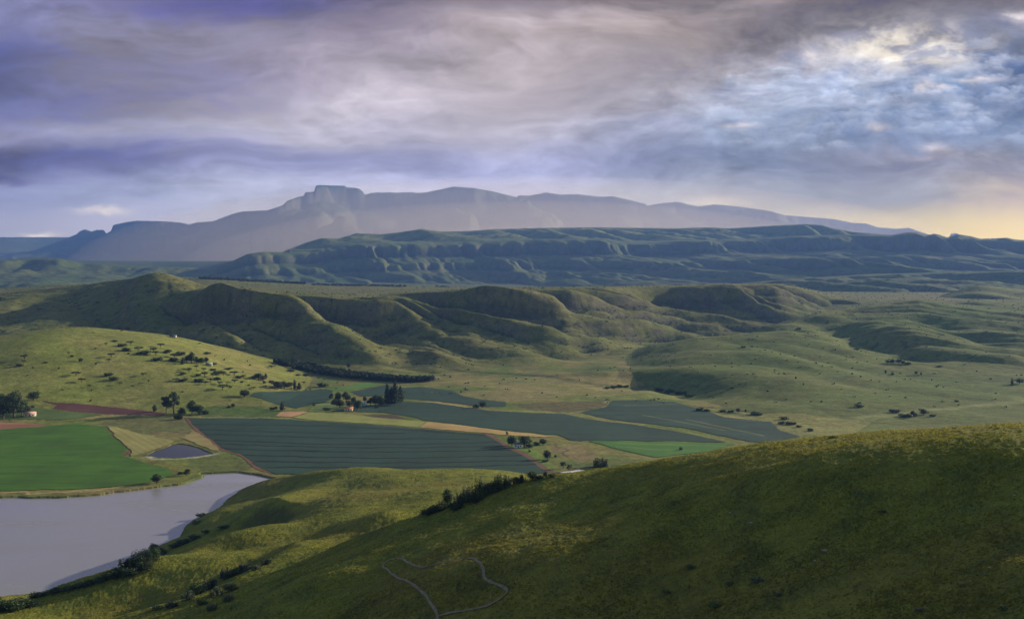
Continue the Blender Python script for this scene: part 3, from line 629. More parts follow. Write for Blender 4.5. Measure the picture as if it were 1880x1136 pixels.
field('crop_field', [(457, 727), (465, 720), (524, 718), (587, 714), (611, 717), (611, 732), (599, 738), (575, 743), (544, 750), (520, 745), (496, 738)], TEAL)
field('crop_field', [(594, 714), (623, 712), (651, 706), (673, 702), (704, 704), (675, 712), (639, 717), (611, 717)], (0.085, 0.19, 0.030))
field('lawn', [(568, 750), (587, 740), (608, 737), (625, 740), (640, 750), (611, 751), (596, 755), (565, 756)], (0.15, 0.19, 0.05))
field('mown_field', [(568, 757), (639, 760), (699, 767), (783, 774), (770, 785), (680, 778), (580, 772), (536, 767)], (0.24, 0.25, 0.065))
field('stubble_field', [(515, 756), (556, 755), (567, 757), (536, 766), (503, 764)], (0.42, 0.24, 0.12))
field('stubble_field', [(783, 774), (851, 781), (929, 791), (1024, 801), (1000, 803), (929, 799), (850, 792), (770, 785)], (0.40, 0.27, 0.10))
field('ploughed_field', [(665, 761), (727, 761), (750, 769), (677, 767)], (0.085, 0.060, 0.035), lift=.1)
field('ploughed_field', [(70, 733), (101, 737), (174, 743), (232, 749), (287, 755), (306, 758), (302, 763), (194, 761), (93, 751), (104, 743), (80, 738)], (0.105, 0.046, 0.038), lift=.1)
field('pasture', [(54, 747), (93, 751), (194, 761), (136, 770), (0, 771), (0, 745)], (0.09, 0.135, 0.035))
field('ploughed_field', [(-200, 775), (0, 774), (81, 778), (89, 781), (0, 788), (-200, 792)], (0.26, 0.12, 0.075), lift=.1, var=.35)
field('hay_field', [(195, 782), (217, 784), (248, 794), (294, 803), (321, 809), (310, 817), (271, 830), (240, 839), (240, 827), (217, 806)], (0.26, 0.235, 0.075), ang=58, rs=.045, ra=.09)
field('hay_field', [(333, 805), (356, 790), (372, 799), (395, 816), (405, 829), (387, 827), (364, 817)], (0.25, 0.205, 0.075), ang=-40, rs=.045, ra=.09)

# ------------------------------------------------------------------ tracks and the footpath
def ribbon(name, poly, width, mat, lift=0.12, hitf=None, step=2.5, jit=0.0):
    P = [hit(*p) for p in poly]; P = [p for p in P if p]
    D = [P[0]]
    pts = np.array([(p[0], p[1]) for p in P]); 
    # Catmull-Rom
    out = []
    for i in range(len(pts) - 1):
        p0 = pts[max(i - 1, 0)]; p1 = pts[i]; p2 = pts[i + 1]; p3 = pts[min(i + 2, len(pts) - 1)]
        k = max(2, int(np.hypot(*(p2 - p1)) / step))
        for j in range(k):
            t = j / k
            out.append(.5 * ((2 * p1) + (p2 - p0) * t + (2 * p0 - 5 * p1 + 4 * p2 - p3) * t * t + (3 * p1 - p0 - 3 * p2 + p3) * t ** 3))
    out.append(pts[-1]); out = np.array(out); T = np.gradient(out, axis=0); T /= np.linalg.norm(T, axis=1)[:, None] + 1e-9
    Nn = np.stack([-T[:, 1], T[:, 0]], 1); V = []; F = []
    K = 4
    for i, (p, n_) in enumerate(zip(out, Nn)):
        w = width * (1 + .25 * math.sin(i * 1.3) * math.sin(i * .37))
        for j in range(K + 1):
            q = p + n_ * w * (j / K - .5); V.append((q[0], q[1], ground_z(q[0], q[1]) + lift))
    for i in range(len(out) - 1):
        for j in range(K):
            a = i * (K + 1) + j; F.append((a, a + 1, a + K + 2, a + K + 1))
    return tag(mesh_obj(name, V, F, mat), kind='structure')
DIRT = flat_mat('red_dirt', (0.15, 0.085, 0.055), var=.3, scale=.3); TRAIL = flat_mat('trail_earth', (0.19, 0.15, 0.105), var=.3, scale=.5)
PALE = flat_mat('pale_concrete', (0.62, 0.58, 0.52), var=.08, scale=.3)
ribbon('dirt_road', [(343, 766), (356, 782), (372, 797), (394, 813), (402, 823), (426, 830), (449, 838), (474, 859), (503, 868)], 5, DIRT, .2)
ribbon('dirt_road', [(890, 796), (909, 805), (929, 819), (956, 831), (987, 852), (1010, 866)], 6, DIRT, .2)
ribbon('footpath', [(800, 1150), (803, 1132), (795, 1115), (780, 1092), (765, 1079), (745, 1066), (715, 1050), (703, 1041), (706, 1034), (716, 1028), (735, 1026), (750, 1034), (765, 1039), (785, 1040), (820, 1033), (860, 1025), (875, 1030), (887, 1045), (889, 1060), (903, 1071), (920, 1076), (931, 1084), (925, 1094), (905, 1107), (885, 1115), (855, 1121), (825, 1126), (803, 1132)], .6, TRAIL, .22, step=1.2)

# ------------------------------------------------------------------ vegetation builders
def leaf_quads(P, Nrm, size, rs, flatten=0.0):
    n = len(P); r = rs.normal(size=(n, 3)); Nn = Nrm + 0.7 * r; Nn /= np.linalg.norm(Nn, axis=1)[:, None] + 1e-9
    T = np.cross(Nn, rs.normal(size=(n, 3))); T /= np.linalg.norm(T, axis=1)[:, None] + 1e-9; B = np.cross(Nn, T)
    s = size * (0.55 + 0.9 * rs.rand(n))[:, None]; a = (0.6 + .5 * rs.rand(n))[:, None]
    V = np.stack([P - T * s, P - B * s * a, P + T * s * (.7 + .5 * rs.rand(n))[:, None], P + B * s * a], 1).reshape(-1, 3)
    F = np.arange(4 * n).reshape(n, 4); return V, F
def tube(path, radii, k=6):
    path = np.array(path, float); V = []; F = []
    for i, (p, r) in enumerate(zip(path, radii)):
        d = path[min(i + 1, len(path) - 1)] - path[max(i - 1, 0)]; d /= np.linalg.norm(d) + 1e-9
        a = np.cross(d, [0.3, 0.9, 0.1]); a /= np.linalg.norm(a); b = np.cross(d, a)
        for j in range(k):
            t = 2 * math.pi * j / k; V.append(p + r * (a * math.cos(t) + b * math.sin(t)))
    for i in range(len(path) - 1):
        for j in range(k):
            F.append((i * k + j, i * k + (j + 1) % k, (i + 1) * k + (j + 1) % k, (i + 1) * k + j))
    return V, F
def blob_pts(rs, blobs, n):
    w = np.array([b[3] * b[4] + b[3] ** 2 for b in blobs]); w /= w.sum(); P = []; Q = []
    for b, c in zip(blobs, (w * n).astype(int) + 4):
        d = rs.normal(size=(c, 3)); d /= np.linalg.norm(d, axis=1)[:, None]
        r = (0.35 + 0.65 * rs.rand(c) ** 0.4)[:, None] * (1 + .22 * np.sin(d[:, :1] * 7 + b[0] * 30) * np.cos(d[:, 2:] * 6 + b[1] * 20))
        P.append(np.array(b[:3]) + d * r * np.array([b[3], b[3], b[4]])); Q.append(d)
    return np.concatenate(P), np.concatenate(Q)
def make_kind(kind, seed, n, size):
    """unit tree, 1 high and about 1 wide -> crown mesh, trunk mesh"""
    rs = np.random.RandomState(seed); bl = []; limbs = []
    if kind == 'round':
        for i in range(11):
            a = rs.rand() * 6.28; r = .27 * rs.rand() ** .5 * 1.1; z = .34 + .46 * rs.rand(); k = 1 - abs(z - .5) * .9
            bl.append((r * math.cos(a) * k, r * math.sin(a) * k, z, .16 + .09 * rs.rand(), .15 + .06 * rs.rand()))
        bl += [(0, 0, .55, .30, .32), (.05, .02, .80, .17, .15), (-.2, 0, .34, .2, .16), (.2, .05, .32, .2, .16)]
    elif kind == 'flat':
        for i in range(9):
            a = rs.rand() * 6.28; r = .36 * rs.rand() ** .5
            bl.append((r * math.cos(a), r * math.sin(a), .76 + .10 * rs.rand() - .25 * r, .13 + .08 * rs.rand(), .09 + .05 * rs.rand()))
        bl.append((0, 0, .80, .26, .12))
    elif kind == 'pine':
        for i in range(26):
            z = .16 + .8 * i / 25; a = i * 2.4 + rs.rand(); w = (1 - z) * .42 + .05; r = w * (.25 + .5 * rs.rand())
            bl.append((r * math.cos(a), r * math.sin(a), z, w * .55 + .03, .055 + .02 * rs.rand()))
    elif kind == 'column':
        for i in range(12):
            z = .12 + .82 * i / 11; w = .30 * math.sin(math.pi * min(1, z * .8 + .2)) + .12
            bl.append((.08 * rs.randn(), .08 * rs.randn(), z, w, .09))
    elif kind == 'airy':
        for i in range(13):
            a = rs.rand() * 6.28; z = .30 + .64 * rs.rand(); r = .38 * math.sin(math.pi * min(.95, z - .12)) * (.5 + .6 * rs.rand())
            bl.append((r * math.cos(a), r * math.sin(a), z, .10 + .06 * rs.rand(), .07 + .05 * rs.rand()))
        bl += [(0, 0, .9, .12, .09), (.1, 0, .7, .16, .12), (-.1, .05, .5, .17, .13)]
    elif kind == 'bush':
        for i in range(9):
            a = rs.rand() * 6.28; r = .34 * rs.rand() ** .5; z = .15 + .5 * rs.rand() * (1 - r)
            bl.append((r * math.cos(a), r * math.sin(a), z, .17 + .1 * rs.rand(), .20 + .14 * rs.rand()))
        bl.append((0, 0, .35, .34, .35))
    elif kind == 'spiky':
        for i in range(16):
            a = rs.rand() * 6.28; r = .36 * rs.rand() ** .6; h = (1.0 - .9 * r) * (.75 + .25 * rs.rand())
            for z in (.2, .42, .64, .86):
                bl.append((r * math.cos(a) * (.8 + .3 * z), r * math.sin(a) * (.8 + .3 * z), h * z, .12 * (1.1 - z) + .02, .14))
    P, Q = blob_pts(rs, bl, n); ok = P[:, 2] > 0.01; P, Q = P[ok], Q[ok]
    V, F = leaf_quads(P, Q, size, rs)
    TV, TF = [], []
    def addt(path, rad_):
        v, f = tube(path, rad_); o = len(TV); TV.extend(v); TF.extend([tuple(i + o for i in q) for q in f])
    top = {'flat': .68, 'pine': .95, 'column': .9, 'bush': .4, 'spiky': .5}.get(kind, .7)
    w0 = {'flat': .030, 'pine': .028, 'bush': .03, 'spiky': .025, 'column': .05}.get(kind, .042)
    addt([(0, 0, -.06), (.01, .01, top * .4), (-.01, .02, top)], [w0 * 1.2, w0 * .8, w0 * .35])
    for b in bl[::max(1, len(bl) // 7)]:
        z0 = top * (.35 + .3 * rs.rand()) if kind != 'pine' else b[2] - .03
        addt([(0, 0, z0 - .02), (b[0] * .5, b[1] * .5, (z0 + b[2]) / 2 - .02), (b[0], b[1], b[2])], [w0 * .5, w0 * .35, w0 * .15])
    return (V, F), (np.array(TV), np.array(TF))
DARKL = leaf_mat('dark_leaves', (0.038, 0.062, 0.020)); MIDL = leaf_mat('olive_leaves', (0.062, 0.085, 0.025))
GREYL = leaf_mat('grey_green_leaves', (0.075, 0.095, 0.055)); PINEL = leaf_mat('pine_needles', (0.030, 0.052, 0.026))
BARK = flat_mat('bark', (0.10, 0.075, 0.055), var=.25, scale=2)
NAMES = {'round': 'broadleaf_tree', 'flat': 'acacia_tree', 'pine': 'pine_tree', 'column': 'cypress_tree', 'airy': 'eucalyptus_tree', 'bush': 'bush', 'spiky': 'upright_bush'}
LEAF = {'round': DARKL, 'flat': MIDL, 'pine': PINEL, 'column': PINEL, 'airy': DARKL, 'bush': DARKL, 'spiky': GREYL}
_cache = {}
def kind_mesh(kind, big, var, leaf):
    key = (kind, big, var, leaf.name)
    if key not in _cache:
        n, s = {0: (420, .060), 1: (1500, .034), 2: (4200, .020)}[big]
        (V, F), (TV, TF) = make_kind(kind, 10 + var * 7 + len(kind), n, s)
        c = mesh_obj('crown', V, F, leaf, smooth=False); t = mesh_obj('trunk', TV, TF, BARK)
        _cache[key] = (c.data, t.data)
        for o in (c, t): bpy.data.objects.remove(o)
    return _cache[key]
_tr = random.Random(5)
def plant(px, py, hpx, wpx, kind, label, group, leaf=None):
    p = hit(px, py)
    if p is None: print('miss', px, py); return
    R = math.hypot(p[0], p[1]); h = hpx * R / FPX; w = wpx * R / FPX
    crown_w = {'pine': .75, 'column': .75, 'flat': .95}.get(kind, .82)
    hh = hpx / 1.84
    big = 0 if hh < 6 else (1 if hh < 16 else 2)
    cm, tm_ = kind_mesh(kind, big, _tr.randrange(3), leaf or LEAF[kind])
    root = bpy.data.objects.new(NAMES[kind], None); COL.objects.link(root)
    root.empty_display_size = .5
    root.location = (p[0], p[1], ground_z(p[0], p[1]) - .02 * h); root.rotation_euler = (0, 0, _tr.random() * 6.28)
    root.scale = (w / crown_w, w / crown_w, h / .96)
    tag(root, label, 'bush' if kind in ('bush', 'spiky') else 'tree', group)
    for nm, me in (('crown', cm), ('trunk', tm_)):
        o = bpy.data.objects.new(nm, me); COL.objects.link(o); o.parent = root
ORD = ['first', 'second', 'third', 'fourth', 'fifth', 'sixth', 'seventh', 'eighth', 'ninth', 'tenth', 'eleventh', 'twelfth', 'thirteenth', 'fourteenth', 'fifteenth', 'sixteenth']
DESC = {'round': 'dark rounded tree', 'flat': 'flat-topped acacia tree', 'pine': 'tall dark pine tree', 'column': 'narrow upright cypress', 'airy': 'open-crowned gum tree', 'bush': 'low dark bush', 'spiky': 'grey-green upright bush'}
def cluster(where, group, items):
    """each: (px, base py, height px, width px, kind[, leaf]) - labelled by kind, size rank and place along the cluster"""
    items = sorted(items, key=lambda t: t[0]); cnt = {}
    for it in items: cnt[it[4]] = cnt.get(it[4], 0) + 1
    seen = {}
    for it in items:
        k = it[4]; seen[k] = seen.get(k, 0) + 1
        if cnt[k] == 1: lab = '%s %s' % (DESC[k], where) if len(items) > 1 and k in DESC else '%s %s' % (DESC[k], where)
        else:
            lab = '%s %s, %s from left' % (DESC[k], where, ORD[seen[k] - 1])
        plant(it[0], it[1], it[2], it[3], k, lab, group, it[5] if len(it) > 5 else None)
GS = 'scattered trees on the yellow-green hill'
cluster('high on the open yellow slope', GS, [(45, 660, 9, 17, 'flat'), (44, 666, 5, 9, 'flat'), (36, 672, 6, 12, 'bush'), (83, 666, 3, 8, 'bush'), (126, 651, 5, 5, 'flat'), (132, 655, 4, 6, 'bush'), (148, 664, 7, 9, 'round')])
cluster('on the slope above the ploughed strip', GS, [(176, 670, 5, 4, 'round'), (108, 678, 4, 4, 'round'), (140, 690, 8, 19, 'flat'), (150, 702, 8, 14, 'flat'), (164, 711, 5, 8, 'flat'), (205, 656, 8, 14, 'flat'), (200, 665, 7, 10, 'flat'), (199, 690, 8, 14, 'bush'), (209, 698, 9, 16, 'bush')])
cluster('low on the yellow slope behind the gum trees', GS, [(220, 707, 6, 10, 'flat'), (263, 690, 6, 13, 'flat'), (273, 702, 5, 7, 'flat'), (195, 634, 5, 7, 'flat'), (236, 650, 4, 5, 'bush'), (243, 709, 3, 4, 'bush'), (335, 720, 3, 4, 'bush')])
cluster('near the top of the scrubby hillside', GS, [(223, 636, 7, 15, 'bush'), (240, 633, 7, 15, 'flat'), (231, 644, 8, 15, 'bush'), (211, 627, 4, 10, 'bush'), (254, 645, 9, 17, 'flat'), (266, 650, 9, 24, 'bush'), (282, 646, 8, 17, 'flat'), (295, 638, 8, 13, 'flat'), (290, 662, 9, 19, 'bush'), (286, 652, 8, 14, 'flat'), (307, 648, 8, 15, 'bush')])
cluster('on the ridge line right of the hilltop', GS, [(366, 632, 3, 9, 'flat'), (380, 650, 5, 14, 'bush'), (403, 637, 6, 10, 'flat'), (459, 671, 3, 5, 'bush'), (410, 636, 3, 5, 'bush')])
cluster('around the cottage on the hillside', 'trees round the hillside cottage', [(331, 652, 9, 18, 'bush'), (318, 663, 9, 17, 'bush'), (320, 656, 7, 15, 'flat'), (335, 669, 13, 8, 'column'), (343, 665, 13, 12, 'round'), (351, 667, 22, 17, 'round'), (361, 667, 13, 13, 'round'), (369, 668, 12, 14, 'round'), (378, 666, 11, 11, 'round'), (392, 669, 5, 12, 'bush')])
cluster('in the scrub below the cottage', GS, [(361, 677, 7, 11, 'flat'), (347, 684, 8, 14, 'flat'), (336, 688, 6, 12, 'bush'), (337, 680, 4, 9, 'flat'), (374, 681, 6, 11, 'flat'), (376, 692, 10, 16, 'flat', MIDL), (364, 690, 6, 9, 'bush'), (324, 700, 6, 16, 'flat'), (337, 700, 8, 16, 'bush'), (365, 701, 9, 16, 'bush')])
cluster('in the densest part of the scrub', GS, [(377, 706, 7, 14, 'flat'), (386, 702, 8, 15, 'flat'), (391, 693, 8, 10, 'flat'), (399, 697, 7, 15, 'bush'), (403, 706, 6, 13, 'flat'), (409, 716, 11, 23, 'flat'), (401, 686, 8, 17, 'bush'), (410, 690, 8, 15, 'flat'), (391, 680, 5, 11, 'bush'), (395, 688, 6, 10, 'bush')])
cluster('in the scrub above the small green field', GS, [(420, 678, 5, 18, 'bush'), (430, 689, 8, 18, 'flat'), (438, 694, 6, 13, 'bush'), (447, 694, 6, 10, 'flat'), (458, 697, 4, 10, 'flat'), (431, 703, 7, 14, 'flat'), (457, 708, 4, 5, 'bush'), (465, 714, 4, 14, 'flat'), (487, 712, 5, 12, 'flat'), (485, 705, 7, 6, 'round'), (423, 711, 4, 6, 'bush'), (444, 702, 4, 6, 'bush')])
cluster('at the foot of the hill beside the pine plantation', GS, [(474, 697, 13, 16, 'round'), (482, 698, 9, 16, 'round'), (466, 694, 6, 14, 'bush'), (488, 694, 9, 5, 'column'), (498, 676, 5, 14, 'flat'), (498, 703, 7, 9, 'bush'), (505, 672, 5, 12, 'flat'), (533, 682, 6, 14, 'bush'), (547, 689, 4, 10, 'bush'), (562, 690, 6, 13, 'bush'), (558, 705, 5, 9, 'flat')])
cluster('at the head of the small green field', 'trees round the small green field', [(449, 729, 14, 21, 'round'), (510, 714, 15, 24, 'round'), (522, 713, 14, 20, 'round'), (532, 711, 10, 14, 'round'), (541, 715, 18, 6, 'column'), (549, 716, 14, 10, 'pine'), (591, 710, 9, 20, 'bush'), (518, 754, 16, 11, 'pine'), (500, 752, 7, 9, 'bush'), (507, 752, 7, 6, 'round'), (576, 744, 5, 6, 'bush')])
cluster('beside the red ploughed strip at the lane', 'trees along the farm lane', [(284, 755, 12, 7, 'column'), (305, 758, 30, 19, 'airy'), (319, 759, 37, 27, 'airy'), (333, 760, 15, 14, 'bush'), (353, 760, 25, 22, 'round'), (367, 761, 19, 15, 'round'), (378, 760, 11, 12, 'bush'), (328, 770, 13, 16, 'bush'), (428, 748, 8, 7, 'round'), (420, 748, 5, 7, 'bush')])
cluster('at the left edge behind the green field', 'big trees at the left edge', [(-14, 768, 46, 34, 'round'), (6, 769, 44, 32, 'round'), (26, 767, 47, 36, 'round'), (40, 762, 28, 22, 'round'), (62, 735, 16, 23, 'round'), (60, 748, 5, 6, 'bush'), (50, 755, 12, 12, 'bush')])
GH = 'trees round the farmstead'
cluster('in the left half of the farmstead grove', GH, [(608, 733, 12, 9, 'round'), (620, 737, 19, 15, 'round'), (636, 737, 19, 16, 'round'), (613, 745, 14, 13, 'round'), (624, 748, 17, 19, 'round'), (641, 747, 13, 13, 'round'), (657, 752, 19, 17, 'round'), (649, 741, 13, 12, 'round'), (599, 753, 7, 15, 'bush'), (630, 728, 6, 8, 'bush')])
cluster('in the right half of the farmstead grove', GH, [(680, 743, 14, 14, 'round'), (690, 744, 21, 20, 'round'), (700, 746, 21, 18, 'round'), (670, 737, 10, 10, 'round'), (711, 745, 40, 16, 'pine'), (725, 744, 44, 20, 'pine'), (718, 744, 32, 18, 'pine'), (735, 740, 32, 15, 'pine'), (692, 749, 5, 7, 'bush')])
cluster('standing alone in the middle of the crops', 'trees in the crops', [(886, 748, 12, 15, 'round'), (874, 748, 8, 13, 'bush')])
cluster('beside the shed at the field corner', 'trees at the field corner', [(940, 818, 20, 22, 'round'), (963, 820, 22, 24, 'round'), (972, 821, 9, 14, 'bush'), (997, 816, 12, 19, 'round'), (984, 816, 7, 12, 'bush'), (1005, 843, 18, 18, 'round'), (1020, 839, 6, 5, 'bush'), (1003, 847, 7, 14, 'bush', GREYL), (972, 829, 5, 5, 'bush'), (931, 799, 8, 5, 'round')])
cluster('below the field corner beside the pale track', 'trees by the pale track', [(1034, 860, 13, 11, 'airy', GREYL), (1045, 865, 13, 13, 'airy', GREYL)])
cluster('standing on the crest of the near hill', 'bushes on the near crest', [(1103, 857, 21, 35, 'spiky', MIDL), (1250, 826, 8, 7, 'bush')])
cluster('beside the lake shore under the bright green field', 'trees by the lake', [(288, 887, 18, 21, 'round'), (343, 872, 12, 13, 'round'), (332, 870, 6, 11, 'bush')])
GG = 'trees in the gully'
cluster('at the lower end of the gully', GG, [(784, 944, 12, 26, 'bush'), (802, 939, 18, 28, 'bush'), (822, 928, 32, 26, 'round'), (834, 935, 17, 28, 'bush'), (842, 926, 26, 24, 'spiky'), (812, 934, 18, 24, 'bush'), (794, 941, 14, 22, 'bush')])
cluster('in the middle of the gully', GG, [(857, 920, 37, 26, 'spiky'), (878, 916, 50, 32, 'spiky', MIDL), (868, 922, 24, 28, 'bush'), (888, 910, 32, 22, 'spiky'), (900, 905, 26, 24, 'bush', MIDL), (920, 898, 36, 30, 'spiky', MIDL), (910, 902, 24, 22, 'bush')])
cluster('at the upper end of the gully', GG, [(932, 893, 24, 18, 'spiky'), (947, 888, 18, 22, 'bush'), (959, 885, 20, 15, 'spiky', MIDL), (977, 881, 17, 22, 'round'), (989, 878, 9, 16, 'bush'), (1001, 876, 11, 9, 'round'), (1013, 874, 6, 16, 'bush')])
GB = 'bushes along the shore'
cluster('where the near shore leaves the picture', GB, [(-8, 1122, 26, 40, 'bush'), (20, 1120, 25, 44, 'bush'), (44, 1112, 17, 34, 'bush'), (64, 1096, 11, 24, 'bush'), (80, 1092, 9, 22, 'bush')])
cluster('along the thin middle part of the shore', GB, [(100, 1087, 10, 22, 'bush'), (122, 1082, 9, 22, 'bush'), (143, 1077, 10, 20, 'bush'), (163, 1072, 11, 20, 'bush'), (185, 1067, 12, 22, 'bush'), (112, 1084, 6, 16, 'bush'), (153, 1075, 7, 16, 'bush')])
cluster('in the thicket at the water under the spur', GB, [(206, 1060, 20, 30, 'bush'), (228, 1048, 28, 30, 'spiky', DARKL), (250, 1038, 30, 32, 'bush'), (276, 1030, 32, 32, 'bush'), (282, 1010, 16, 18, 'bush'), (266, 1047, 20, 28, 'bush'), (236, 1056, 18, 28, 'bush'), (215, 1055, 16, 20, 'spiky', DARKL), (295, 1018, 16, 22, 'bush')])
cluster('on the shaded face above the water', 'bushes on the shaded face', [(369, 948, 9, 15, 'bush'), (361, 961, 9, 17, 'bush'), (338, 998, 12, 22, 'bush'), (322, 1003, 11, 20, 'bush'), (356, 989, 10, 20, 'bush'), (412, 969, 8, 20, 'bush'), (332, 965, 4, 4, 'bush'), (378, 978, 8, 16, 'bush')])
cluster('in the hollow of the near slope', 'bushes in the hollow', [(486, 1036, 14, 26, 'spiky'), (468, 1046, 13, 22, 'bush', GREYL), (449, 1048, 17, 28, 'spiky'), (430, 1056, 16, 24, 'bush', MIDL), (415, 1060, 21, 28, 'spiky'), (385, 1082, 26, 28, 'spiky'), (362, 1092, 28, 36, 'bush', MIDL), (399, 1093, 21, 28, 'spiky'), (425, 1083, 17, 28, 'bush'), (345, 1100, 20, 26, 'spiky')])
cluster('at the bottom of the near slope', 'bushes in the hollow', [(419, 1103, 15, 24, 'spiky'), (315, 1113, 15, 30, 'spiky'), (389, 1119, 14, 22, 'spiky'), (288, 1119, 9, 20, 'bush'), (370, 1108, 12, 20, 'bush')])
GR = 'trees along the stream on the right'
cluster('along the stream right of the crops', GR, [(1285, 754, 9, 15, 'bush'), (1298, 755, 6, 13, 'bush'), (1328, 756, 6, 13, 'bush'), (1342, 757, 6, 12, 'bush'), (1355, 757, 8, 10, 'round'), (1369, 757, 6, 5, 'round'), (1386, 761, 8, 18, 'bush'), (1395, 762, 5, 12, 'bush')])
cluster('in the wet corner of the crops', GR, [(1440, 770, 8, 15, 'bush'), (1452, 779, 7, 20, 'bush'), (1436, 778, 7, 13, 'bush'), (1466, 784, 5, 10, 'bush'), (1488, 791, 7, 11, 'bush'), (1529, 803, 4, 14, 'bush')])
GW = 'trees on the right-hand grassland'
cluster('low on the right-hand grassland', GW, [(1576, 747, 7, 17, 'bush'), (1642, 757, 8, 17, 'bush'), (1657, 765, 7, 17, 'bush'), (1669, 767, 8, 14, 'round'), (1677, 764, 10, 12, 'round'), (1696, 761, 11, 17, 'round'), (1712, 764, 5, 10, 'bush'), (1756, 737, 4, 8, 'bush')])
cluster('in the grove halfway up the right-hand slope', GW, [(1630, 667, 6, 9, 'round'), (1638, 667, 8, 10, 'round'), (1650, 667, 9, 12, 'round'), (1658, 668, 6, 10, 'round'), (1667, 669, 6, 12, 'bush')])
cluster('along the terrace line on the right', GW, [(1626, 686, 7, 4, 'round'), (1639, 688, 4, 6, 'bush'), (1682, 688, 7, 5, 'round'), (1691, 689, 6, 4, 'round'), (1725, 673, 3, 9, 'bush'), (1872, 704, 9, 16, 'round'), (1858, 706, 11, 4, 'column'), (1819, 696, 3, 4, 'bush')])
cluster('dotted over the open grass below the right ridge', GW, [(1573, 642, 4, 9, 'bush'), (1365, 638, 4, 9, 'bush'), (1380, 637, 3, 6, 'bush'), (1345, 713, 4, 9, 'bush'), (1467, 605, 5, 9, 'bush'), (1461, 696, 5, 4, 'round'), (1475, 707, 4, 4, 'round'), (1409, 719, 4, 4, 'bush'), (1508, 738, 4, 4, 'bush'), (1580, 693, 4, 4, 'round')])
cluster('by the river under the low bluff', 'bushes by the river bluff', [(1115, 713, 5, 11, 'bush'), (1126, 712, 6, 13, 'bush'), (1138, 711, 7, 13, 'bush'), (1150, 711, 6, 11, 'bush'), (1210, 717, 8, 20, 'bush'), (1229, 720, 8, 20, 'bush'), (1249, 724, 9, 20, 'bush'), (1266, 728, 8, 18, 'bush')])
cluster('beside the plantation', 'lone trees behind the plantation', [(640, 675, 9, 10, 'round')])
# woods that read as one mass
def wood(name, spots, kind, label, leaf):
    rs = np.random.RandomState(3); VV = []; FF = []; o = 0
    protos = [make_kind(kind, 50 + i, 170, .085)[0] for i in range(4)]
    for i, (px, py, hpx, wpx) in enumerate(spots):
        p = hit(px, py)
        if p is None: continue
        R = math.hypot(p[0], p[1]); h = hpx * R / FPX; w = wpx * R / FPX; V, F = protos[i % 4]; a = rs.rand() * 6.28
        q = np.stack([(V[:, 0] * math.cos(a) - V[:, 1] * math.sin(a)) * w * 1.2 + p[0], (V[:, 0] * math.sin(a) + V[:, 1] * math.cos(a)) * w * 1.2 + p[1], V[:, 2] * h + p[2]], 1)
        VV.append(q); FF.append(F + o); o += len(V)
    ob = mesh_obj(name, np.concatenate(VV), np.concatenate(FF), leaf, smooth=False)
    return tag(ob, label, 'wood', kind='stuff')
rs = random.Random(11); sp = []
lo = [(505, 666), (534, 677), (599, 691), (663, 698), (754, 703), (795, 700)]; hi = [(506, 668), (541, 668), (601, 681), (663, 690), (687, 693), (757, 699), (795, 699)]
for i in range(620):
    px = 505 + 290 * rs.random(); a = np.interp(px, [p[0] for p in lo], [p[1] for p in lo]); b = np.interp(px, [p[0] for p in hi], [p[1] for p in hi])
    sp.append((px, a + (b - a) * rs.random(), 8 + 4 * rs.random(), 7 + 3 * rs.random()))
wood('plantation', sp, 'round', 'long dark pine plantation stretching along the foot of the hillside', PINEL)
sp = []
for a, b, ya, yb, n, h in [(366, 440, 511, 514, 70, 5), (438, 560, 515, 520, 110, 4.5), (575, 745, 522, 525, 110, 3.2), (800, 830, 525, 526, 10, 2)]:
    for i in range(n):
        t = rs.random(); sp.append((a + (b - a) * t, ya + (yb - ya) * t + 1.5 * rs.random(), h * (.6 + .7 * rs.random()), 5 + 2 * rs.random()))
wood('tree_belt', sp, 'bush', 'thin dark belt of trees along the far plateau rim', PINEL)

# low scrub dotted over the slopes: too many to count
def scrub():
    rs = np.random.RandomState(77); w = np.zeros(X.shape, f32)
    w = np.where(CLS >= 1, gb * 1.2 + np.clip(sc - .25, 0, 1) * .8 * (CLS >= 2) + np.clip(sc - .45, 0, 1) * .2, np.clip(sc + .6 * n2 - .45, 0, 1) * .6)
    w = w * np.where(CLS == 3, .35, 1); w *= (R2 < 4300) & (R2 > 1250) & (np.abs(A2) < .47); w *= (R2 ** 1.0) / 2000
    cw = np.cumsum(w.ravel().astype(np.float64)); idx = np.searchsorted(cw, rs.rand(7500) * cw[-1])
    P = np.stack([X.ravel()[idx], Y.ravel()[idx], Z.ravel()[idx]], 1) + rs.normal(0, 1.5, (len(idx), 3)) * [1, 1, 0]
    s = rs.uniform(.9, 2.6, len(idx)); k = 7
    d = rs.normal(size=(len(idx), k, 3)); d /= np.linalg.norm(d, axis=2)[..., None]; d[..., 2] = np.abs(d[..., 2]) * .8
    Q = (P[:, None] + d * s[:, None, None] * .8).reshape(-1, 3)
    V, F = leaf_quads(Q, d.reshape(-1, 3), np.repeat(s, k)[:, None].mean() * .55, rs)
    tag(mesh_obj('scrub', V, F, MIDL, smooth=False), 'dark low scrub dotted along the gullies and slopes', 'scrub', kind='stuff')
scrub()
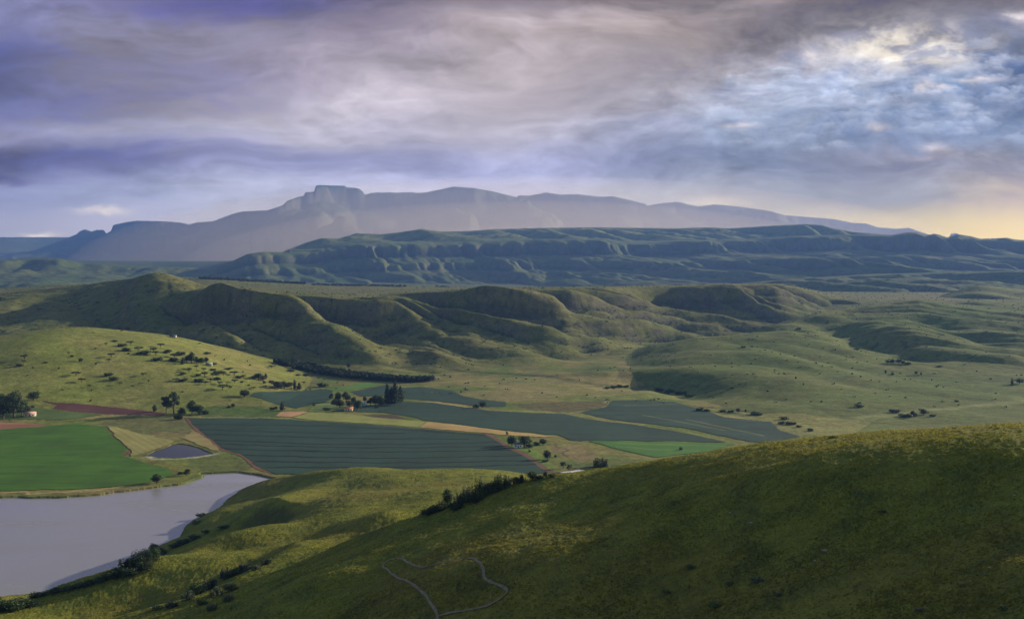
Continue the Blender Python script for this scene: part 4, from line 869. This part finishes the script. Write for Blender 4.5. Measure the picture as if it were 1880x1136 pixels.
# ------------------------------------------------------------------ farm buildings
def boxv(x0, x1, y0, y1, z0, z1):
    V = [(x, y, z) for z in (z0, z1) for y in (y0, y1) for x in (x0, x1)]
    return V, [(0, 2, 3, 1), (4, 5, 7, 6), (0, 1, 5, 4), (2, 6, 7, 3), (0, 4, 6, 2), (1, 3, 7, 5)]
def house(px, py, L, Wd, Hw, rz, wallc, roofc, label, name='farm_house'):
    p = hit(px, py); root = bpy.data.objects.new(name, None); COL.objects.link(root)
    root.location = (p[0], p[1], ground_z(p[0], p[1])); root.rotation_euler = (0, 0, rad(rz)); tag(root, label, 'house')
    wm = flat_mat('house_wall', wallc, var=.08); rm = flat_mat('house_roof', roofc, var=.12)
    V, F = boxv(-L / 2, L / 2, -Wd / 2, Wd / 2, -.5, Hw); V += [(-L / 2, 0, Hw + Wd * .3), (L / 2, 0, Hw + Wd * .3)]
    o = mesh_obj('wall', V, np.array(F), wm, smooth=False, parent=root)
    me = o.data
    g = mesh_obj('gable', [(-L / 2, -Wd / 2, Hw), (-L / 2, Wd / 2, Hw), (-L / 2, 0, Hw + Wd * .3), (L / 2, -Wd / 2, Hw), (L / 2, Wd / 2, Hw), (L / 2, 0, Hw + Wd * .3)], np.array([(0, 2, 1), (3, 4, 5)]), wm, smooth=False, parent=root)
    e = .5; zt = Hw + Wd * .3 + .18; ze = Hw - .3 * e + .18; t = .16
    V = []; F = []
    for s in (-1, 1):
        b = len(V); y = s * (Wd / 2 + e)
        V += [(-L / 2 - e, y, ze), (L / 2 + e, y, ze), (L / 2 + e, 0, zt), (-L / 2 - e, 0, zt)]; V += [(a, c, d - t) for a, c, d in V[b:b + 4]]
        F += [(b, b + 1, b + 2, b + 3), (b + 4, b + 7, b + 6, b + 5), (b, b + 4, b + 5, b + 1), (b + 1, b + 5, b + 6, b + 2), (b + 3, b + 2, b + 6, b + 7), (b, b + 3, b + 7, b + 4)]
    mesh_obj('roof', V, np.array(F), rm, smooth=False, parent=root)
    gl = flat_mat('window_glass', (0.03, 0.035, 0.04), rough=.2)
    V, F = boxv(-.5, .5, -Wd / 2 - .06, -Wd / 2 + .05, 0, 2.1); mesh_obj('door', V, np.array(F), gl, smooth=False, parent=root)
    for x in (-L * .3, L * .3):
        V, F = boxv(x - .7, x + .7, -Wd / 2 - .05, -Wd / 2 + .05, 1.0, 2.1); mesh_obj('window', V, np.array(F), gl, smooth=False, parent=root)
house(640, 754, 9, 6, 2.6, 10, (.7, .62, .5), (.50, .20, .10), 'small farmhouse with orange roof among the farmstead trees')
house(668, 744, 6, 5, 2.8, -20, (.8, .78, .72), (.45, .42, .40), 'white cottage half hidden in the middle of the farmstead grove')
house(951, 821, 7, 5, 2.8, 5, (.75, .78, .85), (.16, .15, .16), 'pale shed between two dark trees at the field corner', 'shed')
house(55, 764, 11, 6, 2.8, 15, (.6, .5, .45), (.55, .33, .28), 'long low house with pink roof beside the big left trees')
house(318, 619, 9, 5, 2.2, 0, (.45, .42, .42), (.07, .07, .08), 'dark-roofed building alone on the hill ridge')
house(384, 671, 8, 5, 2.4, 10, (.4, .45, .35), (.30, .36, .26), 'green-roofed cottage beside the trees on the hillside', 'cottage')
ribbon('farm_track', [(1030, 868), (1044, 867), (1056, 865.5), (1069, 863)], 7, PALE, .3)

# stones and tussock shrubs on the open near slope
STONE = flat_mat('lichen_stone', (0.26, 0.24, 0.21), var=.3, scale=1.2)
def stone(px, py, wpx, label):
    p = hit(px, py); R = math.hypot(p[0], p[1]); w = wpx * R / FPX; rs = np.random.RandomState(px)
    nu, nv = 14, 9; V = []; F = []
    for i in range(nv):
        th = math.pi * i / (nv - 1)
        for j in range(nu):
            ph = 2 * math.pi * j / nu; d = np.array([math.sin(th) * math.cos(ph), math.sin(th) * math.sin(ph), math.cos(th)])
            r = .5 * w * (1 + .22 * math.sin(3.1 * d[0] + px) * math.cos(2.7 * d[1] + py) + .10 * math.sin(7 * d[2] + 5 * d[0]))
            V.append((d[0] * r * 1.15, d[1] * r * .85, d[2] * r * .55 + .08 * w))
    for i in range(nv - 1):
        for j in range(nu): F.append((i * nu + j, (i + 1) * nu + j, (i + 1) * nu + (j + 1) % nu, i * nu + (j + 1) % nu))
    o = mesh_obj('stone', V, F, STONE, smooth=False); o.location = (p[0], p[1], ground_z(p[0], p[1])); o.rotation_euler = (0, 0, rs.rand() * 6)
    tag(o, label, 'stone', 'pale stones on the near slope')
for px, py, w, lab in [(1514, 1011, 9, 'largest pale flat stone in the middle of the dark near slope'), (1496, 1029, 5, 'small pale stone just below the largest flat stone'), (1674, 880, 5, 'pale stone high on the near slope under the grassy crest'),
    (1648, 829, 4, 'tiny pale stone closest to the grassy crest'), (1391, 905, 4, 'small pale stone on the upper left part of the dark slope'), (1340, 941, 4, 'leftmost pale stone on the dark near slope'),
    (1867, 1019, 5, 'pale stone beside the right edge of the picture'), (1753, 1024, 3, 'tiny pale stone left of the one at the right edge'), (1378, 960, 6, 'pale stone among rusty grass halfway up the near slope'), (1862, 909, 4, 'upper pale stone near the right edge')]:
    stone(px, py, w, lab)
cluster('in the dark middle of the near slope', 'low shrubs on the near slope', [(1390, 1068, 11, 26, 'bush', GREYL), (1340, 1072, 8, 18, 'bush', MIDL), (1268, 1042, 7, 20, 'bush', MIDL), (1312, 1112, 9, 24, 'bush', MIDL), (1430, 1092, 7, 16, 'bush', GREYL), (1225, 1088, 7, 18, 'bush', MIDL)])
cluster('on the near slope by the right edge', 'low shrubs on the near slope', [(1842, 1118, 9, 20, 'bush', MIDL), (1770, 1075, 6, 16, 'bush', MIDL), (1690, 1120, 7, 18, 'bush', GREYL), (1620, 940, 5, 14, 'bush', MIDL)])
# ------------------------------------------------------------------ grass on the near hill (real tufts)
def grass():
    rs = np.random.RandomState(21); n = 330000
    R = np.exp(rs.uniform(math.log(125), math.log(520), n)); a = rs.uniform(rad(-27), rad(27), n)
    x = R * np.sin(a); y = R * np.cos(a)
    den = fbm(x / 14, y / 14, 3, 700); keep_ = rs.rand(n) < np.clip(.6 + 1.2 * den, .15, 1)
    R, a, x, y = R[keep_], a[keep_], x[keep_], y[keep_]; n = len(x)
    ci = np.interp(a, NAZ, np.arange(len(NAZ))).astype(int); ri = np.interp(R, NRR, np.arange(len(NRR)))
    r0 = ri.astype(int); fr = ri - r0
    z = NZ[r0, ci] * (1 - fr) + NZ[np.minimum(r0 + 1, len(NRR) - 1), ci] * fr
    tp = np.array([(v.co.x, v.co.y) for v in bpy.data.objects['footpath'].data.vertices][2::25])
    ok = (z > 1) & (dpoly(x, y, tp) > .55); x, y, z = x[ok], y[ok], z[ok]; n = len(x)
    base = np.stack([x, y, z - .05], 1); h = (.16 + .24 * rs.rand(n) ** 1.5)
    V = np.zeros((n, 6, 3)); 
    for k in range(2):
        t = rs.rand(n) * 6.28; w = (.10 + .16 * rs.rand(n)); lean = rs.normal(0, .16, (n, 2)) + np.array([-.10, -.04])
        d = np.stack([np.cos(t), np.sin(t), 0 * t], 1) * w[:, None]
        V[:, 3 * k] = base - d; V[:, 3 * k + 1] = base + d
        V[:, 3 * k + 2] = base + np.stack([lean[:, 0], lean[:, 1], h], 1)
    F = np.arange(n * 6).reshape(-1, 3)
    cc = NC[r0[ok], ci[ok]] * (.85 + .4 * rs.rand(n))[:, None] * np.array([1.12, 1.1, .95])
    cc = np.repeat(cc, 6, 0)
    m, t, b = new_mat('grass_blades', .7, .15)
    at = N(t, 'ShaderNodeAttribute', attribute_name='Col'); t.links.new(at.outputs['Color'], b.inputs['Base Color'])
    tr = N(t, 'ShaderNodeBsdfTranslucent'); t.links.new(at.outputs['Color'], tr.inputs['Color']); mx = N(t, 'ShaderNodeMixShader'); mx.inputs[0].default_value = .45
    t.links.new(b.outputs[0], mx.inputs[1]); t.links.new(tr.outputs[0], mx.inputs[2]); t.links.new(mx.outputs[0], t.nodes['Material Output'].inputs['Surface'])
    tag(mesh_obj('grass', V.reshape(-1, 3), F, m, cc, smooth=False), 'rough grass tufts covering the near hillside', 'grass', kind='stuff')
grass()
# ------------------------------------------------------------------ haze
HZ = bpy.data.materials.new('air'); HZ.use_nodes = True; ht = HZ.node_tree
for n in list(ht.nodes):
    if n.type == 'BSDF_PRINCIPLED': ht.nodes.remove(n)
pv = ht.nodes.new('ShaderNodeVolumePrincipled')
pv.inputs['Color'].default_value = (0.14, 0.265, 0.68, 1); pv.inputs['Density'].default_value = HZD
pv.inputs['Anisotropy'].default_value = 0.25
ht.links.new(pv.outputs[0], ht.nodes['Material Output'].inputs['Volume'])
x0, x1, y0, y1, z0, z1 = -17000, 17000, -400, 24600, -60, 1720
hv = [(x, y, z) for z in (z0, z1) for y in (y0, y1) for x in (x0, x1)]
hf = [(0, 2, 3, 1), (4, 5, 7, 6), (0, 1, 5, 4), (2, 6, 7, 3), (0, 4, 6, 2), (1, 3, 7, 5)]
hz = mesh_obj('haze', hv, hf, HZ, smooth=False); tag(hz, 'thin blue evening haze filling the valley and veiling the far mountains', 'haze', kind='stuff')

MI = bpy.data.materials.new('mist'); MI.use_nodes = True; mt_ = MI.node_tree
mt_.nodes.remove(mt_.nodes['Principled BSDF']); pv2 = mt_.nodes.new('ShaderNodeVolumePrincipled')
pv2.inputs['Color'].default_value = (1.0, 0.84, 0.70, 1); pv2.inputs['Density'].default_value = 6.5e-5; pv2.inputs['Anisotropy'].default_value = 0.3
mt_.links.new(pv2.outputs[0], mt_.nodes['Material Output'].inputs['Volume'])
def ellipsoid(name, c, r, n=24):
    V = []; F = []
    for i in range(n + 1):
        for j in range(2 * n):
            a = math.pi * i / n; b = math.pi * j / n
            V.append((c[0] + r[0] * math.sin(a) * math.cos(b), c[1] + r[1] * math.sin(a) * math.sin(b), c[2] + r[2] * math.cos(a)))
    for i in range(n):
        for j in range(2 * n):
            F.append((i * 2 * n + j, (i + 1) * 2 * n + j, (i + 1) * 2 * n + (j + 1) % (2 * n), i * 2 * n + (j + 1) % (2 * n)))
    o = mesh_obj(name, V, F, MI)
    return o
for q in (.55, .78):
    tag(ellipsoid('mist', (200, 11800, 60), (4900 * q, 3600 * q, 1080 * q)), 'pale mist lying between the escarpment and the far mountains', 'mist', kind='stuff')
tag(ellipsoid('mist', (200, 11800, 60), (4900, 3600, 1080)), 'pale mist lying between the escarpment and the far mountains', 'mist', kind='stuff')
# ------------------------------------------------------------------ sky dome sector (world-anchored clouds)
def build_sky():
    az = np.radians(np.linspace(-44, 31, 1100)); el = np.radians(np.concatenate([np.linspace(-3, 0, 12)[:-1], np.linspace(0, 16, 520)[:-1], np.linspace(16, 42, 120)]))
    A, E = np.meshgrid(az, el); D = 60000.0
    # degrees -> photo-like angular units for laying out the cloud masses
    u = np.tan(A) * FPX + 940; v = 500 - np.tan(E) * FPX / np.cos(A)
    # perspective cloud-sheet coordinates
    w1 = 1.5 * fbm(u / 420, v / 170, 5, 501); w2 = 1.4 * fbm(u / 420, v / 170, 5, 521)
    uu = u + 70 * w1; vv = v + 30 * w2
    fb = fbm(uu / 330 + vv / 900, vv / 75 + uu / 1500, 5, 541, .55)
    fine = fbm(uu / 90 , vv / 34, 5, 561, .6)
    S = np.zeros(A.shape + (3,), f32)
    def c(*h): return np.array([(x / 255) ** 2.2 for x in h], f32)
    # base vertical gradient by azimuth
    gx = [-400, 0, 235, 470, 705, 940, 1175, 1410, 1645, 1880, 2300]; gy = [-700, 0, 60, 120, 180, 240, 300, 360, 415, 445]
    T_ = '''95,98,140|105,108,150|115,112,155|85,85,140|105,98,135|100,92,110|120,108,112|100,95,100|115,108,112|150,140,145|120,120,135
100,103,148|105,108,150|115,112,155|85,85,140|105,98,135|100,92,110|120,108,112|98,93,98|112,106,112|150,140,145|120,120,135
110,114,160|115,118,165|112,110,155|145,138,165|140,128,150|195,178,182|192,174,170|125,116,118|150,145,150|140,145,165|110,118,145
88,95,150|88,95,155|115,112,150|152,142,160|175,165,180|198,184,190|182,170,174|182,174,180|212,204,202|85,100,130|90,105,140
92,98,150|92,98,150|112,108,148|190,182,200|196,186,205|196,186,198|178,170,182|172,180,205|132,155,195|90,110,145|95,112,150
150,150,190|150,150,190|165,165,195|192,188,210|182,178,205|190,185,205|166,170,200|150,165,195|125,145,180|130,148,180|135,148,180
85,90,145|85,90,145|108,115,165|150,155,205|155,160,210|165,170,215|146,155,195|135,150,185|148,150,172|155,155,170|160,158,170
140,150,200|140,150,200|155,165,210|175,180,215|190,190,222|190,190,218|180,185,205|162,166,185|162,164,178|192,176,164|210,185,160
160,165,205|160,165,205|180,180,215|190,190,215|195,195,215|200,200,215|205,200,202|210,204,195|226,208,176|250,222,158|255,220,150
165,170,205|165,170,205|180,180,210|190,190,212|195,195,212|200,198,210|208,202,200|214,206,190|240,214,162|255,224,146|255,215,130'''
    G_ = np.array([[c(*[float(q) for q in e.split(',')]) for e in r.split('|')] for r in T_.split('\n')], f32)
    lum_ = G_.mean(-1, keepdims=True); G_ = G_ + (lum_ - G_) * .22; G_ = G_ + .045 * np.clip(1 - lum_ / .33, 0, 1)
    G_[2:5, 2] = (G_[2:5, 2] + c(150, 146, 165) * 2) / 3
    uw = u + 55 * w1 * sst(430, 300, v); vw = v + 24 * w2 * sst(430, 330, v)
    fx = np.interp(uw, gx, np.arange(len(gx))); fy = np.interp(vw, gy, np.arange(len(gy)))
    def cub(fr): return fr * fr * (3 - 2 * fr)
    ix = np.minimum(fx.astype(int), len(gx) - 2); iy = np.minimum(fy.astype(int), len(gy) - 2); tx = cub(fx - ix)[..., None]; ty = cub(fy - iy)[..., None]
    S = (G_[iy, ix] * (1 - tx) + G_[iy, ix + 1] * tx) * (1 - ty) + (G_[iy + 1, ix] * (1 - tx) + G_[iy + 1, ix + 1] * tx) * ty
    def blob(cu, cv, su, sv, ang, col, amt, nz=1.1, pw=1.0):
        nonlocal S
        ca, sa = math.cos(rad(ang)), math.sin(rad(ang)); du = uu - cu; dv = vv - cv
        p = (du * ca + dv * sa) / su; q = (-du * sa + dv * ca) / sv
        g_ = np.exp(-(p * p + q * q)) ; k = np.clip(g_ * (.9 + nz * (1.3 * fb + .8 * fine)) * amt * .62, 0, 1)
        S = S * (1 - k[..., None]) + col * k[..., None]
    blob(120, 30, 260, 40, 6, c(150, 150, 195), .7)
    blob(430, 10, 300, 35, 4, c(92, 90, 150), .9)
    blob(60, 110, 300, 60, 6, c(90, 95, 150), .8)
    blob(250, 190, 380, 45, -8, c(100, 105, 155), .8)
    blob(650, 110, 330, 60, -10, c(150, 142, 160), .75)
    blob(600, 200, 260, 32, -14, c(200, 194, 208), .8)
    blob(300, 240, 330, 22, -4, c(178, 178, 205), .7)
    blob(950, 90, 300, 70, -8, c(206, 192, 198), .75)
    blob(60, 290, 330, 34, -4, c(84, 90, 145), .95)
    blob(330, 290, 330, 18, -3, c(108, 112, 160), .8)
    blob(20, 332, 60, 9, 3, c(86, 84, 130), 1.1)
    blob(900, 15, 350, 35, -6, c(118, 110, 122), .85)
    blob(1150, 130, 350, 45, -16, c(150, 142, 152), .8)
    blob(1300, 55, 260, 35, -10, c(188, 172, 170), .7)
    blob(1500, 30, 420, 46, -14, c(92, 90, 100), 1.0, .5)
    blob(1840, 20, 260, 50, -6, c(120, 112, 118), .8)
    blob(1340, 160, 300, 40, -14, c(196, 188, 200), .6)
    blob(1560, 150, 260, 60, -6, c(150, 166, 200), .7)
    blob(1860, 130, 130, 90, 10, c(88, 104, 140), .95)
    # bright broken cloud with a blue opening
    cum = fbm(u / 60 + .5 * w1, v / 36 + .5 * w2, 5, 601, .62)
    bill = 1 - np.abs(fbm(u / 85, v / 52, 4, 611, .55)) * 2.0
    reg = np.exp(-(((u - 1560) / 330) ** 2 + ((v - 165) / 85) ** 2))
    S = S * (1 - (reg * np.clip(cum * 1.5 + .1, 0, 1) * .55)[..., None]) + c(196, 202, 220) * (reg * np.clip(cum * 1.5 + .1, 0, 1) * .55)[..., None]
    S = S * (1 - (reg * np.clip(-cum * 1.5, 0, 1) * .6)[..., None]) + c(100, 122, 165) * (reg * np.clip(-cum * 1.5, 0, 1) * .6)[..., None]
    r2 = np.exp(-(((u - 1655) / 115) ** 2 + ((v - 92) / 36) ** 2)); k = np.clip(r2 * np.clip(.55 + cum * 2.2, 0, 1.3), 0, 1)
    S = S * (1 - k[..., None]) + c(240, 230, 215) * k[..., None]
    r3 = np.exp(-(((u - 1740 - .5 * (v - 155)) / 85) ** 2 + ((v - 152) / 16) ** 2)); k = np.clip(r3 * np.clip(.6 + 1.5 * cum, 0, 1.0), 0, .8)
    S = S * (1 - k[..., None]) + c(120, 150, 188) * k[..., None]
    rsk = np.random.RandomState(9)
    en = fbm(u / 16, v / 11, 4, 671, .6); en2 = fbm(u / 40, v / 26, 4, 673, .6)
    for q in range(300):
        cu = rsk.normal(1560, 210); cv = rsk.normal(175, 42); su = rsk.uniform(12, 44); sv = su * rsk.uniform(.28, .5)
        if cv < 82 + max(0, 1640 - cu) * .22 or cv > 285 or cu < 1180: continue
        i0, i1 = np.searchsorted(u[0], [cu - 2.2 * su, cu + 2.2 * su]); vb = v[:, 550]; j0 = np.searchsorted(-vb, -(cv + 3.4 * sv)); j1 = np.searchsorted(-vb, -(cv - 3.4 * sv))
        uu_, vv_ = u[j0:j1, i0:i1], v[j0:j1, i0:i1]; dd = np.sqrt(((uu_ - cu) / su) ** 2 + ((vv_ - cv) / sv) ** 2) + .40 * en[j0:j1, i0:i1] + .35 * en2[j0:j1, i0:i1]
        h_ = np.clip((vv_ - cv) / sv * .5 + .5, 0, 1)[..., None]; hot = math.exp(-((cu - 1660) / 110) ** 2 - ((cv - 100) / 38) ** 2)
        top = c(196, 203, 220) * (1 - hot) + c(250, 238, 222) * hot; bot = c(136, 150, 180) * (1 - hot) + c(176, 172, 182) * hot
        al = sst(1.15, .62, dd)[..., None] * rsk.uniform(.35, .75) * (1 - .55 * h_)
        loc = S[j0:j1, i0:i1]; top = .45 * top + .55 * loc * 1.3; bot = .4 * bot + .6 * loc * .86
        S[j0:j1, i0:i1] = S[j0:j1, i0:i1] * (1 - al) + (top * (1 - h_) + bot * h_) * al
    for (a_, b_, s_, t_) in [(1690, 158, 14, 10), (1720, 163, 18, 6), (1482, 108, 14, 12), (1790, 150, 40, 4), (1610, 235, 22, 8), (1710, 270, 26, 9), (1350, 232, 30, 5), (1870, 38, 22, 14), (190, 388, 40, 7), (75, 431, 26, 4)]:
        k = np.clip(np.exp(-((u - a_ + 14 * cum) / s_) ** 2 - ((v - b_ + 8 * fine) / t_) ** 2) * (.7 + .5 * cum), 0, .9)
        S = S * (1 - k[..., None]) + c(238, 226, 224) * k[..., None]
    blob(1800, 283, 190, 8, 1, c(196, 178, 178), .6, 1.0)
    blob(1620, 255, 160, 20, 3, c(118, 134, 168), .7, 1.0)
    blob(1500, 290, 260, 8, 1, c(128, 138, 168), .5, 1.0)
    # sunset glow low on the right
    gl = np.exp(-((u - 2050) / 420) ** 2 - ((v - 445) / 34) ** 2); S = S + c(255, 205, 110) * (gl * .12)[..., None]
    gl = np.exp(-((u - 1310) / 60) ** 2 - ((v - 372) / 10) ** 2); S = S + c(255, 225, 170) * (gl * .25)[..., None]
    lv = sst(430, 300, v)
    wisp = fbm(u / 150 + 1.2 * w1 + v / 400, v / 22 + u / 700 + 1.2 * w2, 5, 651, .6); puff = fbm(u / 45 + w1, v / 24 + w2, 5, 661, .65)
    lay = ridged(u / 300 + v / 260 + .8 * w1, v / 52 + u / 900 + .8 * w2, 6, 681); lay2 = ridged(u / 120 + w2, v / 26 + u / 800 + w1, 5, 691)
    rt = sst(1050, 1500, u) * sst(330, 250, v)
    S = S * (1 + (.26 * fb + .20 * fine + .08 * wisp + .15 * (lay - .3) + .07 * (lay2 - .3)) * lv + .22 * puff * rt)[..., None]
    # the sky seen through the air of the haze box
    ce = np.cos(E); Ld = np.minimum(24600 / (ce * np.cos(A)), 17000 / np.maximum(1e-3, np.abs(ce * np.sin(A)))); Ld = np.minimum(Ld, 1570 / np.maximum(np.sin(E), 1e-3))
    T = np.exp(-HZD * Ld)[..., None]; hq = sst(-26, 28, np.degrees(A))[..., None]; S = (S - (np.array([.13, .205, .445]) * (1 - hq) + np.array([.24, .355, .64]) * hq) * (1 - T)) / T
    S = np.clip(S, 0.02, 3)
    V = np.stack([D * np.cos(E) * np.sin(A), D * np.cos(E) * np.cos(A), D * np.sin(E) + CAMH], -1)
    m_ = np.ones((len(el) - 1, len(az) - 1), bool)
    o = mesh_obj('sky', V.reshape(-1, 3), grid_faces(m_)[:, ::-1], SKYM, S.reshape(-1, 3))
    t = SKYM.node_tree; t.nodes.remove(t.nodes['Principled BSDF'])
    em = t.nodes.new('ShaderNodeEmission'); at = t.nodes.new('ShaderNodeAttribute'); at.attribute_name = 'Col'
    t.links.new(at.outputs['Color'], em.inputs[0]); em.inputs[1].default_value = 0.97 / 2 ** EXPO
    t.links.new(em.outputs[0], t.nodes['Material Output'].inputs['Surface'])
    SKYM.cycles.emission_sampling = 'NONE'
    tag(o, kind='structure')
build_sky()
